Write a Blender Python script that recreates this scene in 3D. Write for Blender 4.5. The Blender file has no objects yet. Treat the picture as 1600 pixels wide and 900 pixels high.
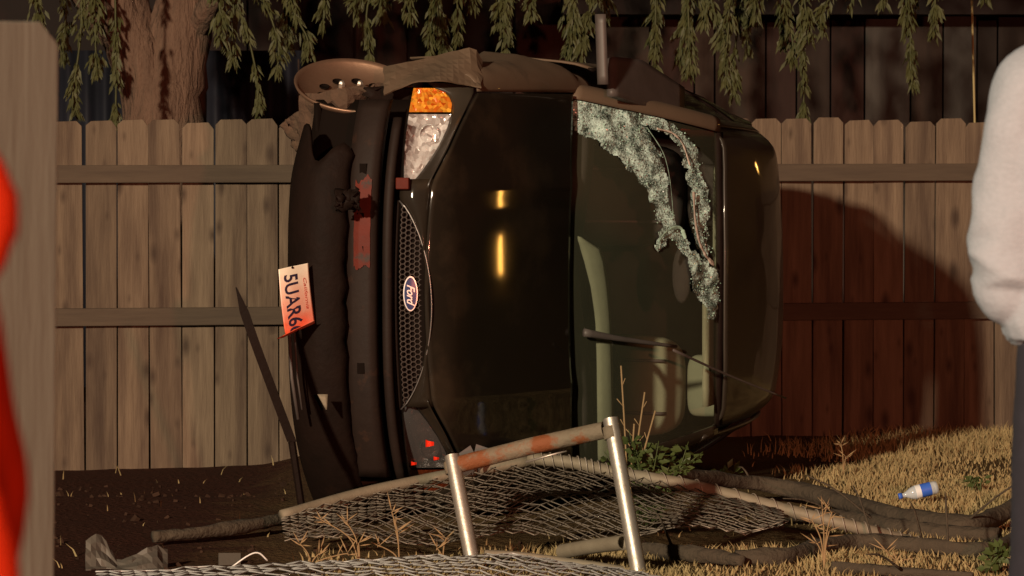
import bpy, math, random
import numpy as np
from mathutils import Vector, Matrix, noise, Euler
random.seed(7); rng = np.random.default_rng(7)
R_ = math.radians
scene = bpy.context.scene
C = scene.collection

# ------------------------------------------------------------------ camera, night sky, lamps, exposure
FPX = 6640.0; CAMZ = 1.55; TILT = math.atan(263 / FPX)
cam_d = bpy.data.cameras.new('camera'); cam = bpy.data.objects.new('camera', cam_d); C.objects.link(cam)
cam.location = (0, 0, CAMZ); cam.rotation_euler = (math.pi / 2 - TILT, 0, 0)
cam_d.sensor_width = 36; cam_d.lens = 36 * FPX / 1600; cam_d.clip_end = 1000; cam_d.clip_start = 0.1
cam_d.dof.use_dof = True; cam_d.dof.focus_distance = 16.6; cam_d.dof.aperture_fstop = 12
scene.camera = cam
w = bpy.data.worlds.new('World'); scene.world = w; w.use_nodes = True
wn = w.node_tree.nodes
wn['Background'].inputs[0].default_value = (0.030, 0.0135, 0.0080, 1)      # warm town glow of a night sky
wn['Background'].inputs[1].default_value = 0.55
scene.view_settings.view_transform = 'Standard'; scene.view_settings.look = 'None'
scene.view_settings.exposure = 0.0; scene.view_settings.gamma = 1

def lamp(name, kind, loc, target, energy, color, radius, size=None, blend=0.4):
    d = bpy.data.lights.new(name, kind); o = bpy.data.objects.new(name, d); C.objects.link(o)
    o.location = loc; d.energy = energy; d.color = color; d.shadow_soft_size = radius
    o.rotation_euler = (Vector(target) - Vector(loc)).to_track_quat('-Z', 'Y').to_euler()
    if kind == 'SPOT': d.spot_size = R_(size); d.spot_blend = blend
    return o
# floodlight on a light tower far to the left; red emergency beacon behind the camera
lamp('flood_lamp', 'SPOT', (-14.7, -20, 11.3), (0.3, 15, 0.9), 81000, (1.0, 0.80, 0.57), 0.65, 36, 0.3)
lamp('red_beacon', 'SPOT', (3.0, -7, 2.6), (0.3, 18, 2.3), 5600, (1.0, 0.29, 0.17), 0.12, 54, 0.6)
lamp('roof_glint_lamp', 'POINT', (15.0, 36.2, 2.9), (0, 17, 1), 50, (1.0, 0.48, 0.10), 0.07)  # unseen amber lamp, added to give the roof its glint
ab_ = lamp('hood_glint_lamp', 'AREA', (19.8, 25.9, .62), (0, 16.4, 1.2), 24, (1.0, 0.46, 0.08), 0.08)  # unseen amber lamp, added where the hood mirrors it
ab_.data.shape = 'RECTANGLE'; ab_.data.size = .09; ab_.data.size_y = .75  # tall and narrow so the hood glint becomes a streak

# ------------------------------------------------------------------ helpers
ST, CT = math.sin(TILT), math.cos(TILT)
def P(px, py, Y):
    a = (px - 800) / FPX; b = (450 - py) / FPX
    d = Vector((a, CT + b * ST, -ST + b * CT)); k = Y / d.y
    return Vector((d.x * k, Y, CAMZ + d.z * k))
def proj(p):
    x, y, z = p[0], p[1], p[2] - CAMZ
    dep = y * CT - z * ST; up = y * ST + z * CT
    return (800 + FPX * x / dep, 450 - FPX * up / dep)
def G(px, py, z=0.0):                       # point of height z seen at a pixel
    a = (px - 800) / FPX; b = (450 - py) / FPX
    dz = -ST + b * CT; k = (z - CAMZ) / dz
    return Vector((a * k, (CT + b * ST) * k, z))
def lerp(a, b, t): return a + (b - a) * t
def clamp(x, a=0., b=1.): return max(a, min(b, x))
def sstep(a, b, x):
    t = clamp((x - a) / (b - a)); return t * t * (3 - 2 * t)
def curve(pts, n):                          # Catmull-Rom through points
    pts = [Vector(p) for p in pts]
    if len(pts) == 2: return [pts[0].lerp(pts[1], i / (n - 1)) for i in range(n)]
    q = [2 * pts[0] - pts[1]] + pts + [2 * pts[-1] - pts[-2]]
    out = []; m = len(pts) - 1
    for i in range(n):
        f = i / (n - 1) * m; k = min(int(f), m - 1); t = f - k
        a, b, c, d = q[k:k + 4]
        out.append(0.5 * ((2 * b) + (c - a) * t + (2 * a - 5 * b + 4 * c - d) * t * t + (3 * b - a - 3 * c + d) * t ** 3))
    return out
def interp(xs, ys, x): return float(np.interp(x, xs, ys))
def fbm(p, o=3): return noise.fractal(Vector(p), 1.0, 2.0, o)

class MB:
    def __init__(s): s.v = []; s.f = []
    def add(s, vs, fs):
        o = len(s.v); s.v += [tuple(v) for v in vs]; s.f += [tuple(i + o for i in f) for f in fs]; return s
    def box(s, c, h, M=None):
        c = Vector(c); vs = []
        for dz in (-1, 1):
            for dx, dy in ((-1, -1), (1, -1), (1, 1), (-1, 1)):
                o = Vector((dx * h[0], dy * h[1], dz * h[2]))
                vs.append(c + (M @ o if M else o))
        return s.add(vs, [(3, 2, 1, 0), (4, 5, 6, 7), (0, 1, 5, 4), (1, 2, 6, 5), (2, 3, 7, 6), (3, 0, 4, 7)])
    def tube(s, pts, rad, n=8, cap=True, flat=1.0, jitter=0.0, wr=None):
        pts = [Vector(p) for p in pts]; m = len(pts)
        if not hasattr(rad, '__len__'): rad = [rad] * m
        t0 = (pts[1] - pts[0]).normalized()
        ref = Vector((0, 0, 1)) if abs(t0.z) < 0.9 else Vector((0, 1, 0))
        nrm = t0.cross(ref).normalized(); vs = []
        for i, p in enumerate(pts):
            t = (pts[min(i + 1, m - 1)] - pts[max(i - 1, 0)]).normalized()
            nrm = (nrm - t * nrm.dot(t)).normalized(); b = t.cross(nrm)
            for k in range(n):
                a = 2 * math.pi * k / n; r = rad[i]
                if jitter: r *= 1 + jitter * fbm(p * 9 + Vector((math.cos(a), math.sin(a), 0)) * 1.3)
                if wr: r += wr(i / (m - 1), a, p)
                vs.append(p + nrm * math.cos(a) * r + b * math.sin(a) * r * flat)
        fs = [(i * n + k, i * n + (k + 1) % n, (i + 1) * n + (k + 1) % n, (i + 1) * n + k) for i in range(m - 1) for k in range(n)]
        if cap: fs += [tuple(range(n - 1, -1, -1)), tuple((m - 1) * n + k for k in range(n))]
        return s.add(vs, fs)
    def grid(s, fn, nu, nv, keep=None):
        vs = [fn(i / nu, j / nv) for i in range(nu + 1) for j in range(nv + 1)]
        fs = []
        for i in range(nu):
            for j in range(nv):
                if keep and not keep((i + .5) / nu, (j + .5) / nv): continue
                a = i * (nv + 1) + j; fs.append((a, a + 1, a + nv + 2, a + nv + 1))
        return s.add(vs, fs)
    def ball(s, c, r, nu=10, nv=8):
        c = Vector(c); r = r if hasattr(r, '__len__') else (r, r, r)
        vs = []; fs = []
        for i in range(nv + 1):
            th = math.pi * i / nv
            for k in range(nu):
                a = 2 * math.pi * k / nu
                vs.append(c + Vector((r[0] * math.sin(th) * math.cos(a), r[1] * math.sin(th) * math.sin(a), r[2] * math.cos(th))))
        for i in range(nv):
            for k in range(nu): fs.append((i * nu + k, (i + 1) * nu + k, (i + 1) * nu + (k + 1) % nu, i * nu + (k + 1) % nu))
        return s.add(vs, fs)
    def lathe(s, prof, c, ax, n=32):        # prof: (radius, height) along ax
        ax = Vector(ax).normalized(); ref = Vector((1, 0, 0)) if abs(ax.x) < .9 else Vector((0, 1, 0))
        e1 = ax.cross(ref).normalized(); e2 = ax.cross(e1); c = Vector(c); vs = []
        for r, h in prof:
            for k in range(n):
                a = 2 * math.pi * k / n; vs.append(c + ax * h + (e1 * math.cos(a) + e2 * math.sin(a)) * r)
        m = len(prof)
        return s.add(vs, [(i * n + k, i * n + (k + 1) % n, (i + 1) * n + (k + 1) % n, (i + 1) * n + k) for i in range(m - 1) for k in range(n)])
    def build(s, name, mat, parent=None, smooth=True, thick=0, bevel=0, kind=None, sub=0):
        me = bpy.data.meshes.new(name); me.from_pydata(s.v, [], s.f); me.update()
        me.materials.append(mat)
        if smooth: me.polygons.foreach_set('use_smooth', [True] * len(me.polygons))
        o = bpy.data.objects.new(name, me); C.objects.link(o)
        if parent: o.parent = parent
        if kind: o['kind'] = kind
        if thick:
            m = o.modifiers.new('thickness', 'SOLIDIFY'); m.thickness = thick; m.offset = -1
        if bevel:
            m = o.modifiers.new('bevel', 'BEVEL'); m.width = bevel; m.segments = 2; m.limit_method = 'ANGLE'
        if sub:
            m = o.modifiers.new('sub', 'SUBSURF'); m.levels = sub; m.render_levels = sub
        return o
def tag(o, label=None, cat=None, group=None, kind=None):
    if label: o['label'] = label
    if cat: o['category'] = cat
    if group: o['group'] = group
    if kind: o['kind'] = kind
    return o
def empty(name, loc=(0, 0, 0), rot=None):
    o = bpy.data.objects.new(name, None); C.objects.link(o); o.location = loc; o.empty_display_size = .1
    if rot: o.rotation_euler = rot
    return o
def text_mesh(s, size, shear=0.0, extrude=0.002, spacing=1.0, offset=0.0):
    cu = bpy.data.curves.new('lettering', 'FONT'); cu.body = s; cu.size = size; cu.shear = shear; cu.extrude = extrude
    cu.align_x = 'CENTER'; cu.align_y = 'CENTER'; cu.space_character = spacing; cu.offset = offset; cu.resolution_u = 3
    o = bpy.data.objects.new('lettering', cu); C.objects.link(o)
    bpy.context.view_layer.update()
    me = bpy.data.meshes.new_from_object(o.evaluated_get(bpy.context.evaluated_depsgraph_get()))
    v = [tuple(p.co) for p in me.vertices]; f = [tuple(p.vertices) for p in me.polygons]
    bpy.data.objects.remove(o); bpy.data.curves.remove(cu); bpy.data.meshes.remove(me)
    return v, f

# ------------------------------------------------------------------ materials
def mat(name, base, rough=0.6, metal=0.0, c2=None, scale=8.0, amt=0.5, stretch=(1, 1, 1), bump=0.0, bscale=None, coat=0.0,
        c3=None, c3scale=3.0, c3lo=.52, c3hi=.62, rnd=0.0, trans=0.0, ior=1.45, spec=0.5, r2=None, thin_alpha=None, sheen=0, backlit=0, bdist=.01):
    m = bpy.data.materials.new(name); m.use_nodes = True; nt = m.node_tree; N = nt.nodes; L = nt.links
    b = N['Principled BSDF']
    b.inputs['Roughness'].default_value = rough; b.inputs['Metallic'].default_value = metal
    b.inputs['Coat Weight'].default_value = coat; b.inputs['Coat Roughness'].default_value = .05
    b.inputs['Transmission Weight'].default_value = trans; b.inputs['IOR'].default_value = ior
    b.inputs['Specular IOR Level'].default_value = spec
    if sheen: b.inputs['Sheen Weight'].default_value = sheen
    if thin_alpha is not None: b.inputs['Alpha'].default_value = thin_alpha
    tc = N.new('ShaderNodeTexCoord'); mp = N.new('ShaderNodeMapping'); mp.inputs['Scale'].default_value = stretch
    L.new(tc.outputs['Object'], mp.inputs['Vector'])
    vec = mp.outputs['Vector']; oi = None
    if rnd:
        oi = N.new('ShaderNodeObjectInfo'); ad = N.new('ShaderNodeVectorMath'); ad.operation = 'ADD'
        sc = N.new('ShaderNodeVectorMath'); sc.operation = 'SCALE'; sc.inputs['Scale'].default_value = 37.0
        cmb = N.new('ShaderNodeCombineXYZ')
        for k in range(3): L.new(oi.outputs['Random'], cmb.inputs[k])
        L.new(cmb.outputs[0], sc.inputs[0]); L.new(vec, ad.inputs[0]); L.new(sc.outputs[0], ad.inputs[1]); vec = ad.outputs[0]
    def nz(s, det=5):
        n = N.new('ShaderNodeTexNoise'); n.inputs['Scale'].default_value = s; n.inputs['Detail'].default_value = det
        n.inputs['Roughness'].default_value = .6
        L.new(vec, n.inputs['Vector']); return n
    def mix(f, a, bb, mode='MIX'):
        x = N.new('ShaderNodeMix'); x.data_type = 'RGBA'; x.blend_type = mode
        if isinstance(f, float): x.inputs[0].default_value = f
        else: L.new(f, x.inputs[0])
        for i, q in ((6, a), (7, bb)):
            if isinstance(q, tuple): x.inputs[i].default_value = q
            else: L.new(q, x.inputs[i])
        return x.outputs[2]
    def ramp(src, lo, hi):
        r = N.new('ShaderNodeMapRange'); r.inputs['From Min'].default_value = lo; r.inputs['From Max'].default_value = hi
        L.new(src, r.inputs['Value']); return r.outputs['Result']
    col = (*base, 1)
    if c2:
        f = ramp(nz(scale).outputs['Fac'], .5 - .5 * (1 - amt) - .05, .5 + .5 * (1 - amt) + .05)
        col = mix(f, (*base, 1), (*c2, 1))
        if r2 is not None:
            rr = N.new('ShaderNodeMapRange'); rr.inputs['To Min'].default_value = rough; rr.inputs['To Max'].default_value = r2
            L.new(f, rr.inputs['Value']); L.new(rr.outputs['Result'], b.inputs['Roughness'])
    if c3:
        col = mix(ramp(nz(c3scale, 6).outputs['Fac'], c3lo, c3hi), col, (*c3, 1))
    if rnd:
        hv = N.new('ShaderNodeHueSaturation'); vr = N.new('ShaderNodeMapRange')
        vr.inputs['To Min'].default_value = 1 - rnd; vr.inputs['To Max'].default_value = 1 + rnd
        L.new(oi.outputs['Random'], vr.inputs['Value']); L.new(vr.outputs['Result'], hv.inputs['Value'])
        if isinstance(col, tuple): hv.inputs['Color'].default_value = col
        else: L.new(col, hv.inputs['Color'])
        col = hv.outputs['Color']
    if isinstance(col, tuple): b.inputs['Base Color'].default_value = col
    else: L.new(col, b.inputs['Base Color'])
    if bump:
        bn = N.new('ShaderNodeBump'); bn.inputs['Strength'].default_value = bump; bn.inputs['Distance'].default_value = bdist
        L.new(nz(bscale or scale * 2).outputs['Fac'], bn.inputs['Height']); L.new(bn.outputs['Normal'], b.inputs['Normal'])
    if backlit:
        tr = N.new('ShaderNodeBsdfTranslucent'); ms = N.new('ShaderNodeMixShader'); ms.inputs[0].default_value = backlit
        if isinstance(col, tuple): tr.inputs[0].default_value = col
        else: L.new(col, tr.inputs[0])
        L.new(b.outputs[0], ms.inputs[1]); L.new(tr.outputs[0], ms.inputs[2]); L.new(ms.outputs[0], N['Material Output'].inputs[0])
    return m
M = {}
def picket_mat():
    m = mat('weathered_picket', (.205, .150, .100), .88, c2=(.070, .046, .031), scale=3.0, amt=.22, stretch=(10, 10, .9), bump=.45, bscale=9,
            c3=(.050, .030, .021), c3scale=1.0, c3lo=.46, c3hi=.72, rnd=.28)
    nt = m.node_tree; N = nt.nodes; L = nt.links; b = N['Principled BSDF']; src = b.inputs['Base Color'].links[0].from_socket
    tc = N.new('ShaderNodeTexCoord'); oi = N.new('ShaderNodeObjectInfo'); mp = N.new('ShaderNodeMapping'); mp.inputs['Scale'].default_value = (7.0, 0, 3.2)
    ad = N.new('ShaderNodeVectorMath'); ad.operation = 'ADD'; sc = N.new('ShaderNodeVectorMath'); sc.operation = 'SCALE'; sc.inputs['Scale'].default_value = 61
    cx = N.new('ShaderNodeCombineXYZ'); L.new(oi.outputs['Random'], cx.inputs[0]); L.new(oi.outputs['Random'], cx.inputs[2])
    L.new(cx.outputs[0], sc.inputs[0]); L.new(tc.outputs['Object'], mp.inputs['Vector']); L.new(mp.outputs[0], ad.inputs[0]); L.new(sc.outputs[0], ad.inputs[1])
    s3 = N.new('ShaderNodeSeparateXYZ'); c3_ = N.new('ShaderNodeCombineXYZ'); L.new(ad.outputs[0], s3.inputs[0]); L.new(s3.outputs[0], c3_.inputs[0]); L.new(s3.outputs[2], c3_.inputs[1])
    v = N.new('ShaderNodeTexVoronoi'); v.voronoi_dimensions = '2D'; v.inputs['Scale'].default_value = 1.0; L.new(c3_.outputs[0], v.inputs['Vector'])
    sp = N.new('ShaderNodeSeparateColor'); L.new(v.outputs['Color'], sp.inputs[0])
    rr = N.new('ShaderNodeMapRange'); rr.inputs['From Min'].default_value = .55; rr.inputs['From Max'].default_value = 1; rr.inputs['To Min'].default_value = 0; rr.inputs['To Max'].default_value = .13; L.new(sp.outputs[0], rr.inputs['Value'])
    lt = N.new('ShaderNodeMath'); lt.operation = 'SUBTRACT'; L.new(rr.outputs[0], lt.inputs[0]); L.new(v.outputs['Distance'], lt.inputs[1])
    k = N.new('ShaderNodeMapRange'); k.inputs['From Min'].default_value = -.10; k.inputs['From Max'].default_value = .06; k.inputs['To Max'].default_value = .85; L.new(lt.outputs[0], k.inputs['Value'])
    x = N.new('ShaderNodeMix'); x.data_type = 'RGBA'; L.new(k.outputs[0], x.inputs[0]); L.new(src, x.inputs[6]); x.inputs[7].default_value = (.045, .028, .019, 1)
    hs = N.new('ShaderNodeHueSaturation'); h = N.new('ShaderNodeMapRange'); h.inputs['To Min'].default_value = .75; h.inputs['To Max'].default_value = 1.2; L.new(sp.outputs[1], h.inputs['Value']); L.new(x.outputs[2], hs.inputs['Color'])
    L.new(hs.outputs[0], b.inputs['Base Color']); return m
M['picket'] = picket_mat()
M['rail'] = mat('fence_rail_wood', (.10, .072, .048), .85, c2=(.055, .038, .027), scale=4, amt=.4, stretch=(.8, 8, 8), bump=.3)
M['post_wood'] = mat('grey_post_wood', (.125, .130, .105), .8, c2=(.09, .092, .074), scale=3, amt=.4, stretch=(10, 10, .7), bump=.3,
                     c3=(.33, .27, .15), c3scale=4, c3lo=.66, c3hi=.7)
M['bark'] = mat('tree_bark', (.185, .112, .075), .9, c2=(.075, .042, .028), scale=5, amt=.25, stretch=(4, 4, .7), bump=1.0, bscale=7, bdist=.05)
M['leaf'] = mat('pepper_leaf', (.105, .104, .034), .6, c2=(.042, .05, .018), scale=16, amt=.5, backlit=.25)
M['weed'] = mat('weed_leaf', (.085, .11, .03), .55, c2=(.05, .075, .02), scale=20, amt=.4, backlit=.25)
M['straw'] = mat('dry_straw', (.50, .385, .185), .8, c2=(.28, .205, .095), scale=2.2, amt=.4, backlit=.2)
M['straw2'] = mat('dry_stalk', (.30, .20, .095), .8, c2=(.25, .16, .08), scale=14, amt=.4)
M['branch'] = mat('fallen_branch_bark', (.085, .066, .044), .9, c2=(.035, .025, .016), scale=9, amt=.25, bump=1.0, bscale=26, bdist=.02)
M['galv'] = mat('galvanised_steel', (.62, .58, .52), .38, .75, c2=(.36, .31, .26), scale=45, amt=.3, r2=.55, bump=.12, bscale=80,
                c3=(.24, .12, .06), c3scale=9, c3lo=.66, c3hi=.78)
M['rust'] = mat('rusty_pipe', (.15, .105, .07), .75, .1, c2=(.22, .19, .135), scale=12, amt=.2, bump=.6, bscale=45, c3=(.20, .065, .022), c3scale=8, c3lo=.52, c3hi=.60)
M['wire'] = mat('chain_link_wire', (.40, .36, .30), .55, .35, c2=(.20, .15, .11), scale=8, amt=.4)
M['wire2'] = mat('bright_chain_link_wire', (.85, .83, .81), .4, .1, c2=(.62, .60, .58), scale=10, amt=.4)
M['oldpipe'] = mat('dull_pipe', (.26, .225, .165), .7, .2, c2=(.16, .13, .09), scale=12, amt=.35, bump=.3, bscale=30)
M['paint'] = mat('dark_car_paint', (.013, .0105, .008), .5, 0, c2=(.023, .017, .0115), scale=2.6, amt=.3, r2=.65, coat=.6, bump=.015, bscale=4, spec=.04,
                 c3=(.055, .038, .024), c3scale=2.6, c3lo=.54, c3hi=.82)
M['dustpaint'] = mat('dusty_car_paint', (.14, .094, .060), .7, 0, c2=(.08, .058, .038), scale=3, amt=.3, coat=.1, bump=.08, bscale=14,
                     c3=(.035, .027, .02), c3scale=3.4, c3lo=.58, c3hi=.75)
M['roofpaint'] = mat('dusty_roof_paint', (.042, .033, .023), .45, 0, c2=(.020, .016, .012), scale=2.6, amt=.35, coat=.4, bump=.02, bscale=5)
M['black'] = mat('black_plastic', (.0075, .0055, .0045), .6, c2=(.016, .009, .007), scale=6, amt=.4, bump=.4, bscale=24, spec=.05, c3=(.018, .010, .007), c3scale=7, c3lo=.6, c3hi=.75)
M['inner'] = mat('dark_inner_metal', (.007, .0045, .0035), .8, spec=.05)
M['trim'] = mat('grey_trim', (.10, .082, .075), .5, c2=(.06, .05, .045), scale=14, amt=.4)
M['mud'] = mat('dried_mud', (.125, .075, .045), .95, c2=(.04, .023, .016), scale=16, amt=.2, bump=1.0, bscale=28)
M['steelrim'] = mat('scraped_steel_rim', (.50, .32, .22), .34, .8, c2=(.20, .115, .075), scale=7, amt=.35, r2=.6, bump=.1, bscale=40)
M['beam'] = mat('red_primer_beam', (.013, .0085, .007), .6, 0, spec=.15, c3=(.03, .016, .011), c3scale=11, c3lo=.6, c3hi=.68, c2=(.022, .014, .011), scale=7, amt=.4, bump=.15, bscale=25)
M['redpaint'] = mat('red_primer', (.14, .018, .008), .6, spec=.2, c2=(.06, .012, .008), scale=9, amt=.3, bump=.2, bscale=30, c3=(.04, .03, .026), c3scale=13, c3lo=.56, c3hi=.66)
M['chrome'] = mat('chrome_reflector', (.97, .95, .92), .14, .8, c2=(.25, .20, .18), scale=34, amt=.1, bump=1.0, bscale=40, bdist=.016)
M['chrometrim'] = mat('thin_chrome_trim', (.30, .28, .27), .3, .8)
M['chromeshaded'] = mat('shaded_reflector', (.035, .022, .018), .3, .3, c2=(.012, .008, .007), scale=20, amt=.3, bump=.8, bscale=40, c3=(.30, .05, .03), c3scale=15, c3lo=.62, c3hi=.66)  # shade and red reflections of the lower lamp painted into the colour
M['ambershaded'] = mat('shaded_amber', (.16, .025, .006), .3, c2=(.03, .012, .006), scale=20, amt=.3, bump=.6, bscale=40)  # amber end of the lower lamp, its shade painted in
M['lens'] = mat('clear_lens', (.9, .9, .9), .06, trans=0, thin_alpha=.05, spec=.6)
M['amber'] = mat('amber_lens', (.95, .30, .02), .14, c2=(.45, .05, .004), scale=42, amt=.1, bump=.9, bscale=40, coat=.6, backlit=.2)
M['glass'] = mat('windscreen_glass', (.24, .255, .165), .05, thin_alpha=.15, spec=.3, c2=(.14, .145, .10), scale=3, amt=.3)
M['sideglass'] = mat('side_glass', (.06, .06, .05), .06, thin_alpha=.55, spec=.5)
M['chip'] = mat('crazed_glass', (.66, .95, .80), .14, c2=(.22, .36, .29), scale=16, amt=.3, spec=.9, coat=.5, backlit=.2)
M['chipfilm'] = mat('crazed_film', (.36, .52, .43), .3, thin_alpha=.72, c2=(.10, .15, .115), scale=70, amt=.1, bump=1.0, bscale=120, c3=(.05, .07, .055), c3scale=22, c3lo=.52, c3hi=.68)
def crazed_mat():
    m = bpy.data.materials.new('crazed_glass_sheet'); m.use_nodes = True; N = m.node_tree.nodes; L = m.node_tree.links; b = N['Principled BSDF']
    tc = N.new('ShaderNodeTexCoord'); v = N.new('ShaderNodeTexVoronoi'); v.inputs['Scale'].default_value = 210; L.new(tc.outputs['Object'], v.inputs['Vector'])
    n = N.new('ShaderNodeTexNoise'); n.inputs['Scale'].default_value = 17; n.inputs['Detail'].default_value = 5; L.new(tc.outputs['Object'], n.inputs['Vector'])
    sp = N.new('ShaderNodeSeparateColor'); L.new(v.outputs['Color'], sp.inputs[0])
    ad = N.new('ShaderNodeMath'); ad.operation = 'MULTIPLY_ADD'; L.new(n.outputs['Fac'], ad.inputs[0]); ad.inputs[1].default_value = 3.0; L.new(sp.outputs[0], ad.inputs[2])
    r = N.new('ShaderNodeMapRange'); r.inputs['From Min'].default_value = 1.45; r.inputs['From Max'].default_value = 2.55; L.new(ad.outputs[0], r.inputs['Value'])
    x = N.new('ShaderNodeMix'); x.data_type = 'RGBA'; L.new(r.outputs[0], x.inputs[0]); x.inputs[6].default_value = (.06, .095, .078, 1); x.inputs[7].default_value = (.66, .90, .84, 1)
    L.new(x.outputs[2], b.inputs['Base Color']); b.inputs['Roughness'].default_value = .22; b.inputs['Specular IOR Level'].default_value = .8
    g = N.new('ShaderNodeNewGeometry'); sb = N.new('ShaderNodeVectorMath'); sb.operation = 'SUBTRACT'; L.new(v.outputs['Color'], sb.inputs[0]); sb.inputs[1].default_value = (.5, .5, .5)
    sc = N.new('ShaderNodeVectorMath'); sc.operation = 'SCALE'; L.new(sb.outputs[0], sc.inputs[0]); sc.inputs['Scale'].default_value = 1.1
    a2 = N.new('ShaderNodeVectorMath'); a2.operation = 'ADD'; L.new(g.outputs['Normal'], a2.inputs[0]); L.new(sc.outputs[0], a2.inputs[1])
    nm = N.new('ShaderNodeVectorMath'); nm.operation = 'NORMALIZE'; L.new(a2.outputs[0], nm.inputs[0]); L.new(nm.outputs[0], b.inputs['Normal'])
    al = N.new('ShaderNodeMapRange'); al.inputs['From Min'].default_value = 1.2; al.inputs['From Max'].default_value = 2.0; al.inputs['To Min'].default_value = .45; al.inputs['To Max'].default_value = .95; L.new(ad.outputs[0], al.inputs['Value']); L.new(al.outputs[0], b.inputs['Alpha'])
    return m
M['chipfilm'] = crazed_mat()
def facet_mat(name, cA, cB, metal, scale, rough):
    m = bpy.data.materials.new(name); m.use_nodes = True; N = m.node_tree.nodes; L = m.node_tree.links; b = N['Principled BSDF']
    tc = N.new('ShaderNodeTexCoord'); v = N.new('ShaderNodeTexVoronoi'); v.inputs['Scale'].default_value = scale; L.new(tc.outputs['Object'], v.inputs['Vector'])
    r = N.new('ShaderNodeSeparateColor'); L.new(v.outputs['Color'], r.inputs[0])
    x = N.new('ShaderNodeMix'); x.data_type = 'RGBA'; L.new(r.outputs[1], x.inputs[0]); x.inputs[6].default_value = (*cA, 1); x.inputs[7].default_value = (*cB, 1)
    L.new(x.outputs[2], b.inputs['Base Color']); b.inputs['Roughness'].default_value = rough; b.inputs['Metallic'].default_value = metal
    g = N.new('ShaderNodeNewGeometry'); sb = N.new('ShaderNodeVectorMath'); sb.operation = 'SUBTRACT'; L.new(v.outputs['Color'], sb.inputs[0]); sb.inputs[1].default_value = (.5, .5, .5)
    sc = N.new('ShaderNodeVectorMath'); sc.operation = 'SCALE'; L.new(sb.outputs[0], sc.inputs[0]); sc.inputs['Scale'].default_value = 1.0
    a2 = N.new('ShaderNodeVectorMath'); a2.operation = 'ADD'; L.new(g.outputs['Normal'], a2.inputs[0]); L.new(sc.outputs[0], a2.inputs[1])
    nm = N.new('ShaderNodeVectorMath'); nm.operation = 'NORMALIZE'; L.new(a2.outputs[0], nm.inputs[0]); L.new(nm.outputs[0], b.inputs['Normal'])
    return m
M['chrome'] = facet_mat('faceted_chrome', (.30, .25, .23), (.99, .98, .97), .35, 52, .14)
M['amber'] = facet_mat('faceted_amber_lens', (.55, .07, .004), (1.0, .46, .05), .15, 60, .18)
M['torn'] = mat('torn_laminate_edge', (.62, .53, .46), .5, c2=(.45, .40, .34), scale=30, amt=.4)
M['palecloth'] = mat('pale_interior_cloth', (.20, .215, .13), .9, c2=(.13, .14, .088), scale=6, amt=.4, bump=.15, bscale=60)
M['darkcloth'] = mat('dark_interior', (.030, .024, .018), .9, c2=(.018, .014, .011), scale=6)
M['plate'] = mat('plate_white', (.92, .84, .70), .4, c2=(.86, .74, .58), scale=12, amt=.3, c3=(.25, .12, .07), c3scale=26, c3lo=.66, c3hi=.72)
def paint_light_low(m, lo, hi, col):
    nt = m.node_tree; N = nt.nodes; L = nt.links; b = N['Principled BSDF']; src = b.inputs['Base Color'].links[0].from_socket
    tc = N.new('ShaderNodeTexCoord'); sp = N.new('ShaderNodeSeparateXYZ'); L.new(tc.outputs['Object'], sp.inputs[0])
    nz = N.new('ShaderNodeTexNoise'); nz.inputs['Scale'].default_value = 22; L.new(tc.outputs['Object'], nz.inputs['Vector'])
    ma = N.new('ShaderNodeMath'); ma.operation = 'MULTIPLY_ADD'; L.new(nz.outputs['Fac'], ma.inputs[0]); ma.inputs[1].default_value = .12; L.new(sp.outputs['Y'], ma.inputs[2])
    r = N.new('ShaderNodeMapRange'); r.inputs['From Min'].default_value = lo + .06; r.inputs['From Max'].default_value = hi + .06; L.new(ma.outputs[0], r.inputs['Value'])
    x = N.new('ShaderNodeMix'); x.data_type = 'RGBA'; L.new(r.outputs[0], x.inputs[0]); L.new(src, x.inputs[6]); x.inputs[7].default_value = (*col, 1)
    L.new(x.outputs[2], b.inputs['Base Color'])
paint_light_low(M['plate'], -.09, .13, (.88, .13, .055))      # red lamp light on the plate's lower end, painted into its colour
M['plateink'] = mat('plate_navy_ink', (.03, .02, .05), .5)
M['platered'] = mat('plate_red_ink', (.55, .06, .04), .5)
M['badge'] = mat('badge_blue', (.02, .035, .12), .25, coat=.6)
M['badgesilver'] = mat('badge_silver', (.75, .74, .72), .3, .5)
M['tyre'] = mat('tyre_rubber', (.018, .016, .015), .85, c2=(.05, .036, .025), scale=9, amt=.3, bump=.4, bscale=30)
M['redlens'] = mat('tail_lens', (.35, .01, .008), .15, coat=.6)
M['hoodie'] = mat('pale_grey_fleece', (.31, .345, .40), .95, c2=(.23, .26, .30), scale=80, amt=.2, bump=.25, bscale=90, bdist=.01, stretch=(1, 1, 1.8))
M['trouser'] = mat('dark_navy_cloth', (.018, .018, .028), .9, c2=(.012, .012, .018), scale=30, amt=.4, bump=.2, bscale=80)
M['redcoat'] = mat('red_coat_cloth', (.27, .008, .0015), .9, spec=.08, c2=(.20, .016, .002), scale=4, amt=.4, bump=.2, bscale=60)
M['skin'] = mat('skin', (.45, .27, .19), .55, c2=(.38, .21, .15), scale=12, amt=.4)
M['hair'] = mat('dark_hair', (.03, .02, .014), .6, bump=.5, bscale=60, stretch=(4, 4, 1))
M['leather'] = mat('dark_leather', (.03, .022, .018), .5)
M['bottleblue'] = mat('bottle_label_blue', (.03, .10, .55), .4, c2=(.05, .16, .62), scale=30, amt=.3)
M['bottleclear'] = mat('bottle_plastic', (.62, .72, .80), .12, thin_alpha=.55, spec=.8)
M['bottlewhite'] = mat('bottle_label_white', (.72, .76, .78), .4)
M['greyplastic'] = mat('torn_grey_plastic', (.11, .10, .082), .6, c2=(.09, .08, .068), scale=10, amt=.4, bump=.2)
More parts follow.
